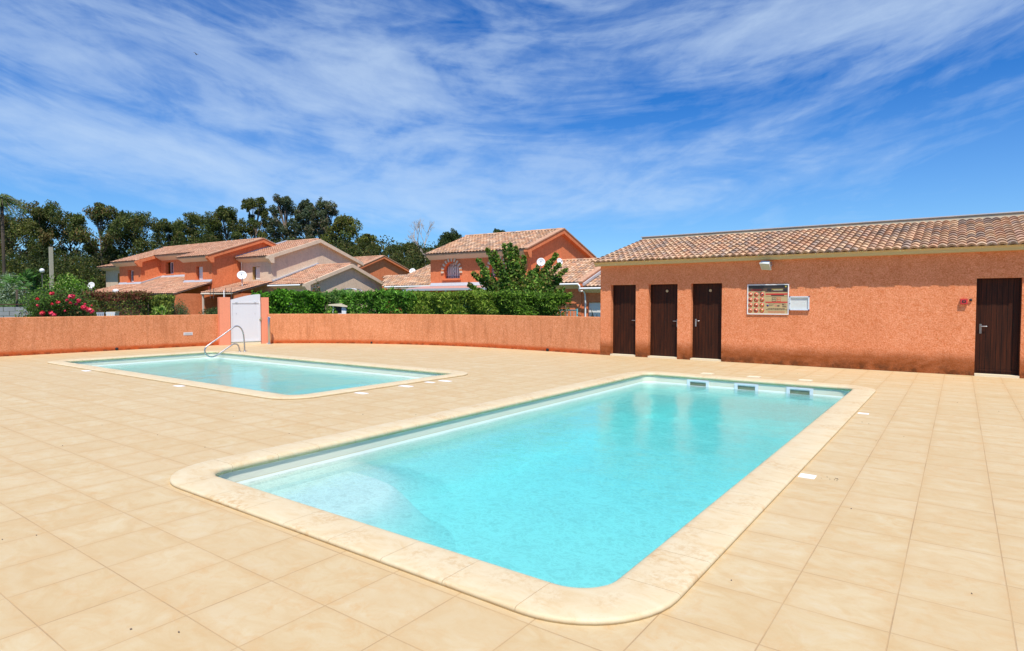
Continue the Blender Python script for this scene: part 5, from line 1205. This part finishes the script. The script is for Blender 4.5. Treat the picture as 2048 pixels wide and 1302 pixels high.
# barbecue
p = at_d(680, 612, 27.0); rx = right; W = .38
bq = empty('garden_barbecue', (p.x, p.y, 0), 'small white masonry barbecue with a dark opening, in front of the hedge dip', 'barbecue')
def bb(mb, a0, a1, f0, f1, z0, z1): mb.obox(rx * (a0 + a1) / 2 + fwd * (f0 + f1) / 2 + Vector((0, 0, (z0 + z1) / 2)), rx * (a1 - a0) / 2, fwd * (f1 - f0) / 2, Vector((0, 0, (z1 - z0) / 2)))
mb = MB(); bb(mb, -.26, .34, -.25, .25, 0, 1.12); bb(mb, -.26, -.2, -.25, .25, 1.12, 1.46); bb(mb, .14, .34, -.25, .25, 1.12, 1.46); bb(mb, -.2, .14, .15, .25, 1.12, 1.46); mb.build('body', 'white_paint', bq)
mb = MB(); bb(mb, -.199, .139, -.2, .149, 1.121, 1.45); mb.build('firebox', 'black', bq)
mb = MB(); t0 = [rx * a + Vector((0, 0, z)) for a, z in ((-.42, 1.47), (.40, 1.40), (.42, 1.44), (.12, 1.56), (-.4, 1.52))]; vs = [q - fwd * .34 for q in t0] + [q + fwd * .34 for q in t0]; mb.add(vs, [(0, 1, 2, 3, 4), (9, 8, 7, 6, 5)] + [(i, 5 + i, 5 + (i + 1) % 5, (i + 1) % 5) for i in range(5)]); mb.build('roof', 'cream_paint', bq)
# arched trellis
c0 = at_d(700, 590, 30.5); c0.z = 0; mb = MB()
for dz, off in ((0, 0), (0, .9)):
    pts = [c0 + rx * (-.75 + 1.5 * i / 14) + fwd * off + Vector((0, 0, 1.75 + .55 * math.sin(math.pi * i / 14) ** .6)) for i in range(15)]
    mb.tube([pts[0] - Vector((0, 0, 1.8))] + pts + [pts[-1] - Vector((0, 0, 1.8))], .022, 6)
for k in (4, 10): mb.tube([c0 + rx * (-.75 + 1.5 * k / 14) + Vector((0, 0, 2.27)), c0 + rx * (-.75 + 1.5 * k / 14) + fwd * .9 + Vector((0, 0, 2.27))], .018, 6)
tag(mb.build('garden_arch', 'grey_metal', None, c0), 'thin grey metal garden arch above the hedge in front of the beige gable', 'arch')
# turquoise gate behind
p = at_d(1149, 626, 25.5); gq = empty('garden_gate', (p.x, p.y, 0), 'turquoise metal gate frame between the hedge end and the pool house', 'gate'); mb = MB(); 
mb.tube([rx * .11, rx * .11 + Vector((0, 0, 1.34))], .035, 8); mb.tube([rx * -1.1, rx * -1.1 + Vector((0, 0, 1.34))], .035, 8); mb.build('gate_post', 'turquoise_paint', gq)
mb = MB(); mb.tube([rx * -1.1 + Vector((0, 0, 1.28)), rx * .11 + Vector((0, 0, 1.28))], .025, 8); mb.tube([rx * -1.1 + Vector((0, 0, .2)), rx * .11 + Vector((0, 0, .2))], .025, 8)
for k in range(8): mb.tube([rx * (-1.0 + k * .14) + Vector((0, 0, .2)), rx * (-1.0 + k * .14) + Vector((0, 0, 1.28))], .01, 6)
mb.build('gate_bars', 'turquoise_paint', gq)
# TV antennas behind the gate pillar
p = at_d(448, 590, 38); an = empty('tv_antenna', (p.x, p.y, 0), 'rooftop style antenna with short bars showing just over the left gate pillar', 'antenna'); mb = MB(); mb.tube([(0, 0, 0), (0, 0, 2.35)], .03, 6); mb.build('mast', 'zinc', an)
mb = MB(); mb.tube([rx * -.9 + Vector((0, 0, 2.2)), rx * .6 + Vector((0, 0, 2.2))], .02, 6)
for k in (-.85, -.65, .1, .45): mb.tube([rx * k + Vector((0, 0, 1.85)), rx * k + Vector((0, 0, 2.5))], .018, 6)
mb.build('crossbar', 'black', an)
# bird
p = at_d(392, 108, 42); bd = MB()
bd.lathe((0, 0, 0), [(.005, -.11), (.03, -.05), (.035, .02), (.02, .08), (.004, .12)], 10, 0, Matrix.Rotation(1.2, 3, 'X'))
for s_ in (-1, 1): bd.add([(0, -.04, .02), (0, .05, .02), (s_ * .14, .02, .07), (s_ * .24, -.04, .02)], [(0, 1, 2, 3)])
bo = bd.build('bird', 'bird_grey'); bo.location = p; bo.rotation_euler = (0, .5, .4); tag(bo, 'small dark bird gliding high in the sky', 'bird')

# ------------------------------------------------------------------ light, sky
Ldir = Vector((-.88, 1, -2.5)).normalized()
sun = bpy.data.lights.new('sun', 'SUN'); sun.energy = 4.0; sun.angle = R(.53); sun.color = (1, .955, .88)
so_ = bpy.data.objects.new('sun', sun); COL.objects.link(so_); so_.rotation_euler = Ldir.to_track_quat('-Z', 'Y').to_euler(); so_.location = (10, -10, 30)
w = bpy.data.worlds.new('World'); scene.world = w; w.use_nodes = True; nt = w.node_tree
bg = nt.nodes['Background']; sky = N(nt, 'ShaderNodeTexSky', sky_type='NISHITA'); sky.sun_disc = False
sky.sun_elevation = math.asin(-Ldir.z); sky.sun_rotation = math.atan2(-Ldir.x, -Ldir.y); sky.air_density = 1.0; sky.dust_density = .3; sky.ozone_density = 3.0; sky.altitude = 0
tc = N(nt, 'ShaderNodeTexCoord'); sp = N(nt, 'ShaderNodeSeparateXYZ'); L(nt, tc.outputs['Generated'], sp.inputs[0])
# azimuth from the view axis (degrees, right positive) and elevation (degrees)
az_ = math_(nt, 'MULTIPLY', math_(nt, 'ADD', math_(nt, 'ARCTAN2', sp.outputs[0], sp.outputs[1]), YAW), 57.2958)
el_ = math_(nt, 'MULTIPLY', math_(nt, 'ARCSINE', sp.outputs[2]), 57.2958)
def azel(px, py):
    d = ray(px, py).normalized(); return math.degrees(math.atan2(d.x, d.y) + YAW), math.degrees(math.asin(d.z))
def blobm(px, py, wx, wy, rot=0.):
    a0, e0 = azel(px, py); sa, se = wx / 1227 * 57.3, wy / 1227 * 57.3
    dx = math_(nt, 'SUBTRACT', az_, a0); dy = math_(nt, 'SUBTRACT', el_, e0); c_, s_ = math.cos(R(rot)), math.sin(R(rot))
    x = math_(nt, 'ADD', math_(nt, 'MULTIPLY', dx, c_ / sa), math_(nt, 'MULTIPLY', dy, s_ / sa)); y = math_(nt, 'ADD', math_(nt, 'MULTIPLY', dx, -s_ / se), math_(nt, 'MULTIPLY', dy, c_ / se))
    q = math_(nt, 'ADD', math_(nt, 'MULTIPLY', x, x), math_(nt, 'MULTIPLY', y, y)); return math_(nt, 'EXPONENT', math_(nt, 'MULTIPLY', q, -1.))
dens = None
for (px, py, wx, wy, ro, amp) in [(250, 90, 520, 150, -8, .52), (820, 210, 330, 110, -12, .44), (1350, 60, 600, 90, 4, .50), (1900, 40, 420, 90, 6, .5), (1250, 370, 520, 60, 3, .42), (1770, 275, 180, 34, 14, .34), (150, 280, 420, 60, -10, .42), (500, 330, 420, 50, -6, .32), (1000, 430, 500, 40, 2, .26), (300, 350, 500, 60, 0, .16), (1700, 400, 500, 40, 4, .16), (1400, 290, 240, 40, 6, .22),
                                  (1880, 200, 230, 70, 8, -.22), (1180, 265, 200, 30, 0, -.25), (280, 395, 420, 40, 0, -.3), (1990, 330, 300, 60, 0, -.20), (330, 225, 200, 20, -6, -.15), (1600, 470, 900, 50, 0, -.2), (520, 60, 120, 60, -30, -.12), (1550, 180, 200, 30, 10, -.15)]:
    b_ = math_(nt, 'MULTIPLY', blobm(px, py, wx, wy, ro), amp); dens = b_ if dens is None else math_(nt, 'ADD', dens, b_)
bend = math_(nt, 'MULTIPLY', math_(nt, 'MULTIPLY', math_(nt, 'ADD', az_, 4.), math_(nt, 'ADD', az_, 4.)), -.0036)
cmb = N(nt, 'ShaderNodeCombineXYZ'); L(nt, az_, cmb.inputs[0]); L(nt, math_(nt, 'ADD', el_, bend), cmb.inputs[1])
def skynoise(sc, rot, scale, det, dist, rough=.6):
    mp = N(nt, 'ShaderNodeMapping'); mp.vector_type = 'POINT'; mp.inputs['Scale'].default_value = (sc[0], sc[1], 1); mp.inputs['Rotation'].default_value = (0, 0, 0)
    mr = N(nt, 'ShaderNodeMapping'); mr.inputs['Rotation'].default_value = (0, 0, R(rot)); L(nt, cmb.outputs[0], mr.inputs[0]); L(nt, mr.outputs[0], mp.inputs[0])
    return noise(nt, mp.outputs[0], scale, det, rough, dist)
n1 = skynoise((.055, .16), 2, 1.0, 9, 1.6, .56); n2 = skynoise((.12, .42), -3, 1.0, 7, 1.0, .58); n3 = skynoise((.5, .9), 0, 1.0, 6, .8, .6); n4 = skynoise((.06, .5), 6, 1.0, 6, 1.8, .6)
nz = math_(nt, 'ADD', math_(nt, 'ADD', math_(nt, 'MULTIPLY', n1, 1.05), math_(nt, 'MULTIPLY', n2, .42)), math_(nt, 'ADD', math_(nt, 'MULTIPLY', n3, .2), math_(nt, 'MULTIPLY', n4, .29)))
cl = math_(nt, 'ADD', math_(nt, 'MULTIPLY', math_(nt, 'SUBTRACT', nz, .98), 1.7), dens)
cf = ramp(nt, math_(nt, 'MULTIPLY', cl, .6), [(.0, 0.02), (.18, .16), (.36, .38), (.62, .58), (1.0, .74)])
hs = N(nt, 'ShaderNodeHueSaturation'); L(nt, sky.outputs[0], hs.inputs['Color']); hs.inputs['Saturation'].default_value = 1.42; hs.inputs['Value'].default_value = 1.0
hz = ramp(nt, sp.outputs[2], [(.0, .34), (.10, .22), (.30, .0)])
skc = mix(nt, 1., hs.outputs[0], (.50, .86, 1.20), 'MULTIPLY')
skc = mix(nt, hz, skc, (4.2, 6.2, 8.6))
skc2 = mix(nt, cf, skc, (5.4, 6.7, 8.2))
L(nt, skc2, bg.inputs['Color']); bg.inputs['Strength'].default_value = .085
scene.view_settings.view_transform = 'Standard'; scene.view_settings.look = 'None'; scene.view_settings.exposure = .5; scene.view_settings.gamma = 1
scene.cycles.transparent_max_bounces = 12; scene.cycles.max_bounces = 8
